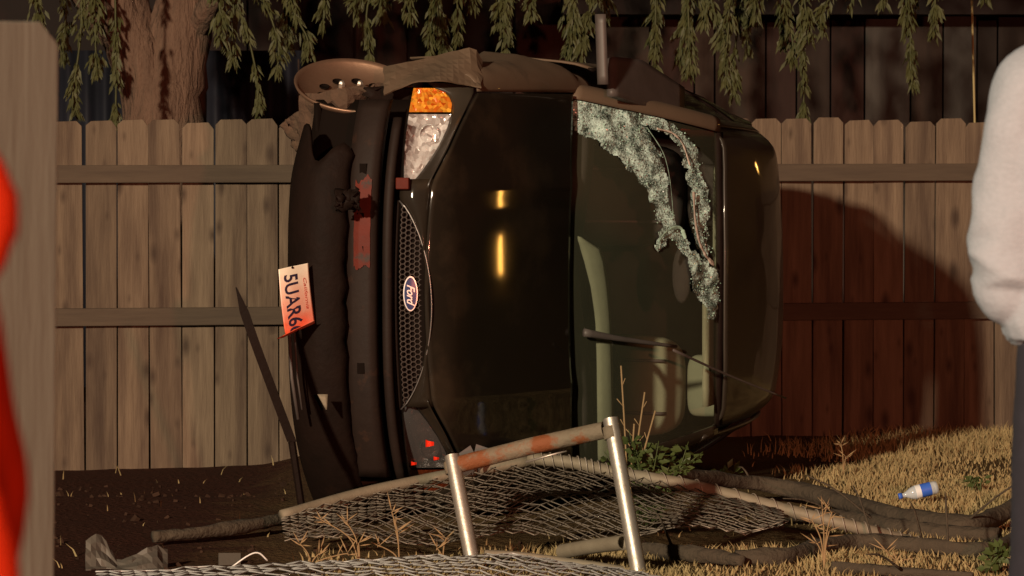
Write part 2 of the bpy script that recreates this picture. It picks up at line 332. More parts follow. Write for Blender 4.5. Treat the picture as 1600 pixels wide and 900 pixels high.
M['shed'] = mat('dark_shed_plank', (.038, .022, .015), .9, c2=(.013, .008, .006), scale=3, amt=.4, stretch=(6, 6, .7), rnd=.55)
M['shedred'] = mat('red_shed_plank', (.048, .019, .013), .9, c2=(.018, .008, .006), scale=3, amt=.4, stretch=(6, 6, .7), rnd=.3)
M['shedgrey'] = mat('grey_shed_plank', (.08, .069, .06), .9, c2=(.032, .027, .023), scale=3, amt=.4, stretch=(6, 6, .7), rnd=.3)
M['bluemetal'] = mat('dark_blue_corrugated', (.016, .018, .030), .6, .2, c2=(.008, .008, .012), scale=2, amt=.4)
M['wallbrown'] = mat('dark_house_wall', (.018, .009, .007), .9, c2=(.009, .005, .004), scale=2, amt=.4)
M['soil'] = mat('soil_clod', (.05, .028, .018), .95, c2=(.025, .014, .01), scale=9, amt=.4, spec=.1)
M['redglint'] = mat('painted_red_glint', (.85, .03, .01), .2, coat=.5)  # red reflections on the lower lamp, made as coloured pieces
M['pole'] = mat('thin_brass_pole', (.34, .27, .12), .6)
M['grillemesh'] = mat('dark_grille_mesh', (.045, .034, .029), .5, spec=.3)

# ------------------------------------------------------------------ setting: ground
def ground_mat():
    m = bpy.data.materials.new('dry_yard_soil'); m.use_nodes = True; N = m.node_tree.nodes; L = m.node_tree.links
    b = N['Principled BSDF']; b.inputs['Roughness'].default_value = .95; b.inputs['Specular IOR Level'].default_value = .1
    tc = N.new('ShaderNodeTexCoord'); n1 = N.new('ShaderNodeTexNoise'); n1.inputs['Scale'].default_value = 5; n1.inputs['Detail'].default_value = 8
    n2 = N.new('ShaderNodeTexNoise'); n2.inputs['Scale'].default_value = 40; n2.inputs['Detail'].default_value = 6
    for n in (n1, n2): L.new(tc.outputs['Object'], n.inputs['Vector'])
    def mx(f, a, c):
        x = N.new('ShaderNodeMix'); x.data_type = 'RGBA'; L.new(f, x.inputs[0])
        for i, q in ((6, a), (7, c)):
            if isinstance(q, tuple): x.inputs[i].default_value = q
            else: L.new(q, x.inputs[i])
        return x.outputs[2]
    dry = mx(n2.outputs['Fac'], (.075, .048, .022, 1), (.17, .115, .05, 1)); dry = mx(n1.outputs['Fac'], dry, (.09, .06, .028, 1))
    dark = mx(n2.outputs['Fac'], (.024, .009, .006, 1), (.060, .022, .013, 1))      # bare soil left of the wreck, shade and red tint painted in
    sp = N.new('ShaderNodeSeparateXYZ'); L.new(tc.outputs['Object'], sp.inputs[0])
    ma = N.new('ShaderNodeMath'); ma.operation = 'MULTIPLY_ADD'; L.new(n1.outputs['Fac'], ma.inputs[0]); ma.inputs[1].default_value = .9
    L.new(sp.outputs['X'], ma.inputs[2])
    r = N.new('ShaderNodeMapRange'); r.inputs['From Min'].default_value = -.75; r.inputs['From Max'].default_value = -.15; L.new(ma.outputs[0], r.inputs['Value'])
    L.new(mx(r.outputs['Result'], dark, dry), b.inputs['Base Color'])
    bp = N.new('ShaderNodeBump'); bp.inputs['Strength'].default_value = .8; bp.inputs['Distance'].default_value = .03
    L.new(n2.outputs['Fac'], bp.inputs['Height']); L.new(bp.outputs['Normal'], b.inputs['Normal'])
    return m
def gz(x, y): return -.11 * sstep(-.7, -1.3, x) * sstep(17.2, 18.8, y) + .012 * fbm((x * 1.3, y * 1.3, 0)) + .006 * fbm((x * 5, y * 5, 3))
xs = np.concatenate([[-300, -60, -12, -6], np.linspace(-3.6, 3.6, 90), [6, 12, 60, 300]])
ys = np.concatenate([[-300, -60, -10, 4, 10], np.linspace(13, 25, 120), [30, 60, 300]])
gb = MB(); nx, ny = len(xs), len(ys)
gb.add([(x, y, gz(x, y)) for x in xs for y in ys], [(i * ny + j, (i + 1) * ny + j, (i + 1) * ny + j + 1, i * ny + j + 1) for i in range(nx - 1) for j in range(ny - 1)])
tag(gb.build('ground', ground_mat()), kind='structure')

# ------------------------------------------------------------------ wooden picket fence behind
FA, FB = Vector((-3.4, 19.95)), Vector((3.6, 21.15))           # line of the fence, slightly turned away on the right
fdir = (FB - FA).normalized(); fnor = Vector((fdir.y, -fdir.x)); flen = (FB - FA).length
FH = 1.555; fyaw = math.atan2(fdir.y, fdir.x)
fence = empty('picket_fence', (FA.x, FA.y, 0), (0, 0, fyaw))
tag(fence, 'long weathered wooden picket fence with dog-eared tops and two rails behind the overturned car', 'fence')
pick_meshes = []
PW = .153
def picket_mesh(w_, h_, th, cut, seed):
    r = random.Random(seed); b = MB(); hw = w_ / 2
    out = [(-hw, -.16), (hw, -.16), (hw, h_ - cut * r.uniform(.9, 1.3)), (hw - cut * .95, h_), (-hw + cut * .95, h_ - r.uniform(0, .004)), (-hw, h_ - cut * r.uniform(.9, 1.3))]
    n = len(out); b.add([(x, -th / 2, z) for x, z in out] + [(x, th / 2, z) for x, z in out],
                        [tuple(range(n)), tuple(range(2 * n - 1, n - 1, -1))] + [((i + 1) % n, i, i + n, (i + 1) % n + n) for i in range(n)])
    return b
x = 0.0; k = 0
protos = []
for s in range(5):
    o = picket_mesh(PW - .003 - .002 * (s % 3), FH + (.004 * (s - 2)), .017, .026, s).build('picket', M['picket'], fence, smooth=False, bevel=.0025)
    protos.append(o)
used = [False] * 5
while x < flen:
    s = random.randrange(5)
    if not used[s]: o = protos[s]; used[s] = True
    else: o = protos[s].copy(); C.objects.link(o); o.parent = fence
    o.location = (x + PW / 2, random.uniform(-.003, .003) + .02, -.006 + random.uniform(-.007, .007)); o.rotation_euler = (random.uniform(-.006, .006), random.uniform(-.005, .005), random.uniform(-.05, .05))
    x += PW + random.uniform(-.001, .004)
for i in range(5):
    if not used[i]: bpy.data.objects.remove(protos[i])
for z in (1.292, .612):
    for (a, b_) in ((-.05, 3.52), (3.525, flen + .05)):
        MB().box(((a + b_) / 2, -.012, z), ((b_ - a) / 2, .021, .042)).build('rail', M['rail'], fence, smooth=False, bevel=.004)

# ------------------------------------------------------------------ buildings beyond the fence
shed = empty('wooden_shed', (1.1, 25, 0)); tag(shed, 'dark shed of uneven red grey and brown planks beyond the right part of the fence', 'shed')
xx = -.55; cols = ['shed', 'shedred', 'shed', 'shed', 'shedred', 'shedgrey', 'shedgrey', 'shed', 'shed', 'shedgrey', 'shed', 'shed', 'shed', 'shed']
i = 0
order = [('shed', .26), ('shedred', .26), ('shed', .12), ('shed', .30), ('shedred', .18), ('shed', .2), ('shedred', .2), ('shedgrey', .27), ('shed', .19), ('shedgrey', .2), ('shed', .12), ('shed', .24), ('shed', .3), ('shed', .25), ('shed', .25)]
for mname, wd in order:
    MB().box((xx + wd / 2, 0, 1.07 + random.uniform(-.02, .02)), (wd / 2 - .006, .02 + random.uniform(0, .01), 1.07)).build('plank', M[mname], shed, smooth=False)
    xx += wd
MB().box((1.15, .5, 2.22), (1.95, .85, .06)).build('roof', M['wallbrown'], shed, smooth=False)
MB().box((1.15, .1, 1.05), (1.7, .04, 1.05)).build('back_wall', M['wallbrown'], shed, smooth=False)
house = empty('dark_house', (-.6, 26.5, 0)); tag(house, 'dark brown house wall with a low eave in the gloom behind the wreck', 'house')
MB().box((0, 0, 1.5), (4.6, .1, 1.5)).build('wall', M['wallbrown'], house, smooth=False)
MB().box((0, .9, 3.1), (5.0, 1.4, .09)).build('roof', M['wallbrown'], house, smooth=False)
for k in range(7):
    MB().box((-1.2 + k * .33, -.12, 1.2), (.155, .02, 1.2)).build('plank', M['shedred' if k in (3, 6) else 'wallbrown'], house, smooth=False)
ms = empty('corrugated_sheet_wall', (-2.4, 24.6, 0)); tag(ms, 'dark blue corrugated metal sheeting behind the tree at the left', 'wall')
for k in range(3):
    b = MB(); b.grid(lambda u, v, k=k: ((k - 1.5) * .85 + u * .84, .02 * math.cos(u * 8 * math.pi * 2) + .008 * k, v * 1.95), 64, 1)
    b.build('metal_sheet', M['bluemetal'], ms, thick=.002)
for xq in (-1.2, 0, 1.2): MB().box((xq, .06, .95), (.04, .03, .95)).build('post', M['shed'], ms, smooth=False)
b = MB(); b.tube([P(1523, 190, 22.2) - Vector((0, 0, 1.6)), P(1523, 190, 22.2), P(1517, -60, 22.2)], .006, 8)
tag(b.build('metal_pole', M['pole']), 'thin upright yellow pole beyond the fence beside the man in grey', 'pole')

# ------------------------------------------------------------------ pepper tree
tree = empty('pepper_tree', (P(250, 187, 22.5).x, 22.5, 0)); tag(tree, 'thick forked pepper tree with drooping leafy strands beyond the fence', 'tree')
TB = tree.location.copy()
def TL(px, py, Y=22.5): return P(px, py, Y) - TB
tb = MB()
def limb(pts, rads, n=18, steps=16):
    c = curve(pts, steps); t = np.linspace(0, 1, len(rads)); rr = [interp(t, rads, i / (steps - 1)) for i in range(steps)]
    tb.tube(c, rr, n, jitter=.18)
base = TL(255, 190)
limb([Vector((base.x + .03, 0, -.05)), Vector((base.x + .02, 0, .7)), TL(257, 187), TL(268, 110), TL(286, 10), TL(305, -90), TL(380, -330)], [.36, .26, .225, .195, .15, .135, .08])
limb([TL(252, 215), TL(236, 130), TL(206, 55), TL(178, -10), TL(140, -100), TL(60, -300)], [.20, .175, .155, .15, .14, .08])
limb([TL(190, 60), TL(145, 10, 22.3), TL(70, -100, 22.0)], [.10, .075, .05], 10, 8)
limb([TL(300, -90), TL(520, -230, 22.2), TL(900, -260, 22), TL(1300, -240, 22), TL(1500, -200, 22)], [.14, .11, .09, .07, .03], 10, 20)
limb([TL(300, 60), TL(345, -20, 22.2), TL(420, -120, 22)], [.07, .05, .03], 8, 8)
tb.build('trunk', M['bark'], tree)
def leaf_quad(mb, p, d, up, L_, W_):
    d = d.normalized(); s = d.cross(up)
    if s.length < 1e-3: s = d.cross(Vector((1, 0, 0)))
    s.normalize(); n = s.cross(d)
    mb.add([p, p + d * L_ * .45 + s * W_ * .5 + n * W_ * .12, p + d * L_, p + d * L_ * .45 - s * W_ * .5 + n * W_ * .12], [(0, 1, 2), (0, 2, 3)])
def strand(pts, width, dens=1.05, lf=.054):
    mb = MB(); c = curve(pts, 18); mb.tube(c, [.006] * 16 + [.004, .003], 4)
    tot = sum((c[i + 1] - c[i]).length for i in range(17)); n = int(tot * 230 * dens)
    ph_ = random.uniform(0, 9)
    for _ in range(n):
        t = random.random() ** .9
        if math.sin(t * 19 + ph_) < -.72: continue
        i = min(int(t * 17), 16); p = c[i].lerp(c[i + 1], t * 17 - i)
        ax = (c[i + 1] - c[i]).normalized(); a = random.uniform(0, 2 * math.pi)
        wloc = width * (1 - .55 * t) * (0.6 + .4 * math.sin(t * 23 + pts[0][0] * 9))
        o = Vector((math.cos(a), math.sin(a), 0)); 
        p2 = p + o * wloc * random.uniform(.1, .8)
        leaf_quad(mb, p2, (o * .6 + ax * random.uniform(.7, 1.4) + Vector((0, 0, -.25))), Vector((random.gauss(0, .5), -1, random.gauss(0, .5))), lf * random.uniform(.45, 1.55), random.uniform(.011, .020))
    mb.build('hanging_branch', M['leaf'], tree)
sp = [(118, 175, .07), (150, 120, .09), (178, 190, .05), (100, 90, .09), (60, 60, .09), (345, 60, .10), (365, 100, .08), (402, 188, .05, -60), (432, 110, .07, -50), (450, 70, .11), (480, 90, .07, -40),
      (505, 40, .07), (578, 95, .05), (560, 28, .09), (598, 30, .08), (672, 80, .09), (695, 82, .10), (715, 60, .07), (640, 25, .08), (790, 88, .07), (782, 40, .10), (830, 25, .08), (888, 84, .10), (915, 60, .10), (905, 90, .06),
      (945, 30, .1), (1028, 112, .05), (1022, 60, .08), (1062, 95, .08), (1078, 112, .08), (1135, 125, .08), (1148, 148, .08), (1170, 80, .05), (1125, 70, .10), (1225, 70, .08), (1255, 182, .045), (1262, 60, .09), (1285, 48, .05),
      (1235, 95, .06), (1428, 132, .05), (1418, 60, .07), (1458, 52, .05), (1330, 10, .06), (1380, 5, .06), (1180, 30, .08), (1100, 40, .08), (740, 12, .08), (1540, 5, .07)]
for q in sp:
    px, py, wd = q[:3]; dx = q[3] if len(q) > 3 else random.uniform(-14, 14)
    Y = random.uniform(21.6, 22.4)
    strand([TL(px + dx * 1.7, -150, Y), TL(px + dx, -60, Y), TL(px + dx * .35 + random.uniform(-9, 9), (py - 60) * .5, Y - .05), TL(px + random.uniform(-5, 5), py - 30, Y - .07), TL(px, py, Y - .08)], wd, dens=1.0 + wd * 6)
mb = MB()
for _ in range(9000):
    a = random.random(); cx = random.choice([60, 200, 380, 560, 760, 960, 1160, 1360, 1500])
    c = TL(cx + random.gauss(0, 90), -210 - abs(random.gauss(0, 130)), 22 + random.gauss(0, .5))
    leaf_quad(mb, c, Vector((random.gauss(0, .5), random.gauss(0, .5), -1)), Vector((random.gauss(0, 1), random.gauss(0, 1), .2)), .10, .03)
mb.build('crown', M['leaf'], tree)

# ------------------------------------------------------------------ the overturned car
YAW = R_(18.5); s_, c_ = math.sin(YAW), math.cos(YAW)
fw = Vector((-s_, -c_, 0)); up = Vector((c_, -s_, 0)); ri = Vector((0, 0, 1))
roll = Matrix.Rotation(R_(0.8), 3, fw)
CO = P(640, 475, 16.0); CO.z = .895
CO = CO - (fw * -.08 + up * .68)
CM = Matrix((( fw.x, -ri.x, up.x, CO.x), (fw.y, -ri.y, up.y, CO.y), (fw.z, -ri.z, up.z, CO.z), (0, 0, 0, 1)))
CI = CM.inverted()
car = empty('overturned_car'); car.matrix_world = CM
tag(car, 'dark dusty wrecked car lying on its side with shattered windscreen and loose front plate', 'car')
def V(F, R, U): return Vector((F, -R, U))
def W(p): return CM @ p
def CL(px, py, Y): return CI @ P(px, py, Y)
def part(mb, name, m, parent=None, **k): return mb.build(name, M[m], parent or car, **k)

def uh(F, R):
    s = clamp((-.10 - F) / .95, 0, 1.3)
    u = .775 + .285 * s - .065 * s * s - .035 * (abs(R) / .75) ** 2.4 * (1.3 - .3 * s)
    if s < .14: u -= .045 * (1 - s / .14) ** 2
    return u + .005 * math.exp(-((abs(R) - .40) / .05) ** 2) * sstep(0, .3, s)
def dent(F, R): return .012 * fbm((F * 2.2 + 5, R * 2.2, 1)) + .004 * fbm((F * 7, R * 7, 2))
def hoodF0(R):
    a = abs(R); return -.10 - .03 * min(a / .4, 1) ** 2 - (.0 if a < .4 else .30 * ((a - .4) / .355) ** 1.35)
def hoodF1(R): return -1.045 - .10 * (R / .755) ** 2
HR = .755
b = MB(); b.grid(lambda u, v: V(lerp(hoodF0((v * 2 - 1) * HR), hoodF1((v * 2 - 1) * HR), u), (v * 2 - 1) * HR,
                                uh(lerp(hoodF0((v * 2 - 1) * HR), hoodF1((v * 2 - 1) * HR), u), (v * 2 - 1) * HR) + .012 * dent(lerp(hoodF0((v * 2 - 1) * HR), hoodF1((v * 2 - 1) * HR), u), (v * 2 - 1) * HR)), 60, 60)
part(b, 'hood', 'paint', thick=.012)
def rmax(F): return interp([-4.05, -3.6, -3.0, -2.2, -1.5, -1.0, -.55, -.35], [.54, .67, .79, .885, .905, .905, .88, .80], F)
for sg in (1, -1):
    b = MB()
    def fen(u, v, sg=sg):
        F = lerp(-.44, -1.335, u); Re = HR + .008; ue = uh(F, HR) - .003; rm = rmax(F); a = v * math.pi / 2
        d = dent(F * 1.5, v + sg) * 1.6 * v
        low = .66 if u < .86 else lerp(.66, .25, sstep(.86, .93, u))
        return V(F, sg * (Re + (rm - Re) * math.sin(a) ** .9 + d), ue - (ue - low) * (1 - math.cos(a)) ** 1.15)
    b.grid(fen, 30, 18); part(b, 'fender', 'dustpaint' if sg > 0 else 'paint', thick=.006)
    # bezel between the lamp and the bonnet cut
    b = MB()
    def lampF(R): a = (abs(R) - .40) / .42; return -.12 - .30 * max(a, 0) ** 1.5
    def lo(R): return interp([.40, .60, .775, .83], [.638, .612, .592, .575], R)
    def hi(R): return interp([.40, .44, .49, .55, .61, .67, .71, .74, .76, .775, .80, .83], [.646, .678, .705, .730, .745, .748, .742, .725, .705, .665, .625, .585], R)
    def surfF(R, U): return lampF(R) - (U - .6) * .5
    def bez(u, v, sg=sg):
        R = lerp(.40, .83, u); A = Vector((surfF(R, hi(R)), hi(R) + .004)); Rb = min(R, HR)
        F1 = hoodF0(Rb) + .012; U1 = uh(F1 - .012, Rb) - .006
        if R > HR: F1 -= .10 * ((R - HR) / .08); U1 -= .03 * ((R - HR) / .08)
        F = lerp(A.x, F1, v); U = lerp(A.y, U1, v) + .008 * math.sin(v * math.pi)
        return V(F, sg * R, U)
    b.grid(bez, 24, 6); part(b, 'headlight_bezel', 'roofpaint' if sg > 0 else 'paint', thick=.004)
    # headlamp: housing > reflector, lens, turn signal
    hb = MB(); hb.grid(lambda u, v, sg=sg: V(surfF(lerp(.395, .83, u), .66) - .10, sg * lerp(.395, .83, u), lerp(lo(lerp(.395, .83, u)) - .012, hi(lerp(.395, .83, u)) + .012, v)), 20, 6)
    hl = part(hb, 'headlight', 'inner', thick=.01)
    SPL = .676
    def bowl(u, v, sg, r0, r1):
        R = lerp(r0, r1, u); U = lerp(lo(R), hi(R), v)
        dep = .055 * math.sin(u * math.pi) ** .5 * math.sin(v * math.pi) ** .5
        return V(surfF(R, U) - .012 - dep + .007 * abs(math.sin(u * 15)) + .004 * math.sin(v * 17), sg * R, U)
    rb = MB(); rb.grid(lambda u, v, sg=sg: bowl(u, v, sg, .405, SPL), 26, 14); part(rb, 'reflector', 'chrome' if sg > 0 else 'chromeshaded', hl)
    rb = MB(); rb.lathe([(.001, .0), (.020, .004), (.034, .018), (.040, .034), (.036, .036)], V(surfF(.60, .68) - .07, sg * .60, .675), V(1, 0, .25), 18); part(rb, 'bulb_shield', 'chrome' if sg > 0 else 'chromeshaded', hl)
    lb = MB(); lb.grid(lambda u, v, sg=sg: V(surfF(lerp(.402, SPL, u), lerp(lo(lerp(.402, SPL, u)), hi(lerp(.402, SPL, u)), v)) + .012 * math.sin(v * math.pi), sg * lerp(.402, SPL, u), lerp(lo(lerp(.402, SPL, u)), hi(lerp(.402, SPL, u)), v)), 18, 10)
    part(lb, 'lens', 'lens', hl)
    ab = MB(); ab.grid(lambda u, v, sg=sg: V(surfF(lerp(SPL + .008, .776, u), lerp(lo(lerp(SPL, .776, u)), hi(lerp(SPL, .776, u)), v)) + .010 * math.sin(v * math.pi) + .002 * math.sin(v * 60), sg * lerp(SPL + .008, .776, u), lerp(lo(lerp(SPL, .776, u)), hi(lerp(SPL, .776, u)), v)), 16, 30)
    part(ab, 'turn_signal', 'amber' if sg > 0 else 'ambershaded', hl); hl['label'] = 'bright upper headlight with clear lens and amber end' if sg > 0 else 'lower headlight painted dark for shade'
    if sg < 0:
        for px_, py_, r_ in ((672, 693, .014), (647, 724, .008), (682, 716, .008)):  # small red pieces standing in for red reflections
            gb_ = MB(); cg = CL(px_, py_, 15.95); gb_.grid(lambda u, v, cg=cg, r_=r_: cg + V(.012 * math.sin(u * 3), (v - .5) * 2 * r_ * (1 - .5 * u), (u - .5) * 2 * r_), 4, 4); part(gb_, 'red_glint', 'redglint', hl, thick=.004, smooth=False)
    # side panels
    def side(F, U, sg):
        k = interp([.22, .35, .65, .90, .99], [.93, .97, 1.0, .975, .945], U); return V(F, sg * (rmax(F) * k + .4 * dent(F * 1.2, U + sg * 3)), U)
    for nm, f0, f1, blo in (('front_door', -1.345, -2.30, .25), ('rear_door', -2.31, -3.15, .25), ('quarter_panel', -3.16, -4.0, .30)):
        b = MB(); b.grid(lambda u, v, f0=f0, f1=f1, blo=blo, sg=sg: side(lerp(f0, f1, u), lerp(.99, blo if nm != 'quarter_panel' else lerp(.68, .3, sstep(.4, .8, u)), v), sg), 12, 12)
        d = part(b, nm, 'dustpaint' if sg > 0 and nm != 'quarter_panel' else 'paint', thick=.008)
        if nm != 'quarter_panel':
            hd = MB(); hd.tube(curve([side(f1 + .20, .86, sg), side(f1 + .16, .865, sg) + V(0, sg * .035, 0), side(f1 + .06, .865, sg) + V(0, sg * .035, 0), side(f1 + .03, .86, sg)], 8), .011, 8)
            part(hd, 'handle', 'black', d)

# greenhouse
WB, WT = .735, .60
def wsF(s, R):
    h = lerp(WB, WT, s); q = (R / h) ** 2
    F = lerp(-1.055 - .12 * q, -1.80 - .09 * q, s); U = lerp(.985 - .02 * q, 1.405 - .035 * q, s)
    bl = .035 * 4 * s * (1 - s)
    return V(F + .47 * bl, R, U + .88 * bl)
def roofc(u): return 1.408 + .055 * math.sin(min(u * 1.25 + .12, 1.25) * math.pi * .62) - .15 * u ** 4.6
def roofp(u, v):
    F = lerp(-1.81, -3.06, u); h = lerp(WT + .02, .57, u); R = (v * 2 - 1) * h; q = abs(v * 2 - 1)
    U = roofc(u)
    F -= .09 * q * q * (1 - u)
    U -= lerp(.036, .060, u) * q ** 2.6 + .05 * max(0, (q - .86) / .14) ** 2
    return V(F, R, U + .4 * dent(F, R))
b = MB(); b.grid(roofp, 36, 44); part(b, 'roof', 'roofpaint', thick=.01)
b = MB(); b.grid(lambda u, v: wsF(1.0, (v * 2 - 1) * WT) + V(lerp(.0, -.035, u), 0, lerp(-.012, .0, u)), 2, 30); part(b, 'windscreen_header', 'black', thick=.02)
def pillar(sg):
    b = MB()
    def f(u, v):
        R0 = lerp(WB, WT, u); p = wsF(u, sg * R0); q = p + V(-.10 + .02 * u, sg * .055, -.045 - .01 * u)
        m = p.lerp(q, v); n = V(.35, sg * .5, .6).normalized(); return m + n * (.03 * math.sin(v * math.pi) + .006)
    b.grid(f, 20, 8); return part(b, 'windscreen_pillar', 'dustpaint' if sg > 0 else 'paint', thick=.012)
pillar(1); pillar(-1)
for sg in (1, -1):
    def sidew(F, v, sg):
        R0 = rmax(F) * .945; uu = clamp((-1.81 - F) / 1.25); R1 = lerp(WT + .02, .57, uu) + .012; U1 = roofc(uu) - lerp(.084, .108, uu)
        return V(F, sg * (lerp(R0, R1, v) + .02 * math.sin(v * math.pi)), lerp(.995, U1, v))
    for nm, f0, f1, sl in (('front_window', -1.42, -2.28, .46), ('rear_window', -2.36, -3.12, 0)):
        b = MB()
        def fw_(u, v, f0=f0, f1=f1, sl=sl, sg=sg): return sidew(lerp(f0 - sl * v, f1 - .02 * v, u), lerp(.03, .93, v), sg)
        b.grid(fw_, 14, 8); part(b, nm, 'sideglass', thick=.004)
    b = MB(); b.grid(lambda u, v, sg=sg: sidew(lerp(-1.80, -3.07, u), lerp(.90, 1.0, v), sg) + V(0, sg * .006, .006), 20, 3); part(b, 'roof_rail', 'roofpaint', thick=.012)
    b = MB(); b.grid(lambda u, v, sg=sg: sidew(lerp(-2.285, -2.355, u), v, sg) + V(0, sg * .005, 0), 3, 8); part(b, 'door_pillar', 'black', thick=.012)
    b = MB(); b.grid(lambda u, v, sg=sg: sidew(lerp(-3.13, -3.75 + .62 * v, u), v, sg) + V(0, sg * .004, 0), 8, 8); part(b, 'rear_pillar', 'paint', thick=.012)
    b = MB(); b.grid(lambda u, v, sg=sg: sidew(lerp(-1.345, -3.12, u), lerp(-.02, .035, v), sg) + V(0, sg * .007, 0), 24, 2); part(b, 'window_trim', 'black', thick=.01)
def hatch(u, v):
    q = v * 2 - 1; F = lerp(-3.07, -4.02, sstep(0, .75, u) * .85 + .15 * u) - .0; U = interp([0, .15, .5, .75, 1], [1.275, 1.225, .98, .76, .30], u)
    h = interp([0, .5, 1], [.57, .62, .56], u); return V(F + .10 * (1 - q * q) * -.4 * u, q * h, U - .10 * q * q * (1 - u))
b = MB(); b.grid(hatch, 20, 16); ht = part(b, 'tailgate', 'paint', thick=.01)
b = MB(); b.grid(lambda u, v: hatch(.12 + .36 * u, .08 + .84 * v) + V(-.008, 0, .006), 8, 8); part(b, 'rear_glass', 'sideglass', ht)
for sg in (1, -1):
    b = MB(); b.grid(lambda u, v, sg=sg: V(-3.80 - .2 * v, sg * (.62 - .08 * v), lerp(.92, .66, u)), 5, 5); part(b, 'tail_light', 'redlens', thick=.03)
b = MB(); b.grid(lambda u, v: V(-4.07 + .25 * (v * 2 - 1) ** 4, (v * 2 - 1) * .58, lerp(.58, .27, u)), 4, 16); part(b, 'rear_bumper', 'black', thick=.03)

# underside, engine bay, cabin lining
b = MB(); b.grid(lambda u, v: V(lerp(-.30, -4.0, u), (v * 2 - 1) * .72, .21 + .05 * math.sin(u * 40) * (abs(v - .5) < .12)), 60, 16); part(b, 'floor_pan', 'inner', thick=.02)
b = MB(); b.box(V(-.68, 0, .46), (.34, .60, .22)); part(b, 'engine_bay', 'inner', smooth=False)
b = MB(); b.grid(lambda u, v: V(-1.06 - .12 * (v * 2 - 1) ** 2, (v * 2 - 1) * .72, lerp(.97, .25, u)), 3, 12); part(b, 'bulkhead', 'inner', thick=.02)
b = MB(); b.grid(lambda u, v: V(lerp(-1.92, -2.6, u), (v * 2 - 1) * .46, 1.345 + .02 * math.sin(u * 3)), 4, 6); part(b, 'headlining', 'palecloth', thick=.01)

# windscreen: clear pane, crazed sheet with chips, hole
def inpoly(p, poly):
    x, y = p; r = False; j = len(poly) - 1
    for i in range(len(poly)):
        xi, yi = poly[i]; xj, yj = poly[j]
        if (yi > y) != (yj > y) and x < (xj - xi) * (y - yi) / (yj - yi) + xi: r = not r
        j = i
    return r
HOLE = [(1004, 196), (1022, 203), (1042, 208), (1058, 226), (1070, 258), (1077, 300), (1080, 345), (1088, 385), (1103, 415), (1084, 392), (1070, 368), (1054, 350), (1046, 330), (1041, 282), (1030, 238), (1015, 212)]
CR1 = [(893, 149), (930, 151), (975, 168), (1010, 197), (1030, 237), (1041, 282), (1047, 345), (1034, 356), (1022, 320), (1004, 286), (984, 262), (955, 240), (925, 216), (897, 206)]
CR2 = [(975, 168), (1030, 184), (1064, 204), (1088, 235), (1100, 290), (1105, 340), (1109, 405), (1100, 405), (1087, 372), (1080, 322), (1073, 268), (1060, 232), (1042, 211), (1004, 197)]
CR3 = [(1018, 390), (1028, 362), (1046, 345), (1060, 352), (1085, 390), (1106, 414), (1132, 446), (1119, 470), (1110, 500), (1102, 496), (1098, 470), (1080, 452), (1072, 412), (1052, 376), (1036, 372), (1028, 392)]
NS, NR = 150, 290
def wfn(u, v): return wsF(.005 + .99 * u, (v * 2 - 1) * lerp(WB, WT, u))
def cls(u, v):
    q = proj(W(wfn(u, v)))
    q = (q[0] + 7 * fbm((u * 16, v * 22, 0), 4), q[1] + 7 * fbm((u * 16, v * 22, 7), 4))
    if inpoly(q, HOLE): return 2
    if inpoly(q, CR1) or inpoly(q, CR2) or inpoly(q, CR3): return 1
    return 0
CLS = [[cls((i + .5) / NS, (j + .5) / NR) for j in range(NR)] for i in range(NS)]
def kp(c): return lambda u, v: CLS[min(int(u * NS), NS - 1)][min(int(v * NR), NR - 1)] == c
b = MB(); b.grid(wfn, NS, NR, kp(0)); wsg = part(b, 'windscreen', 'glass')
b = MB(); b.grid(lambda u, v: wfn(u, v) + V(.47, 0, .88) * (.008 + .022 * fbm((u * 6, v * 10, 3)) + .002 * fbm((u * 40, v * 60, 3))), NS, NR, kp(1)); part(b, 'crazed_sheet', 'chipfilm', wsg)
b = MB(); nchip = 0
while nchip < 520:
    u, v = random.random(), random.random()
    k0 = cls(u, v); k = cls(clamp(u + random.gauss(0, .008)), clamp(v + random.gauss(0, .006)))
    stray = random.random() < .0006
    if k0 == 2: continue
    if k != 1 and not (stray and v < .9): continue
    if k == 1 and fbm((u * 16, v * 26, 9)) < random.uniform(-.5, .1): continue
    p = wfn(u, v) + V(.47, 0, .88) * random.uniform(.004, .020)
    sz = random.uniform(.0009, .0026) * (1.5 if random.random() < .08 else 1); E = Euler((random.uniform(0, 6), random.uniform(0, 6), random.uniform(0, 6))).to_matrix()
    b.box(p, (sz, sz * random.uniform(.6, 1.2), sz * .6), E); nchip += 1
part(b, 'shattered_glass', 'chip', wsg, smooth=False, kind='stuff')
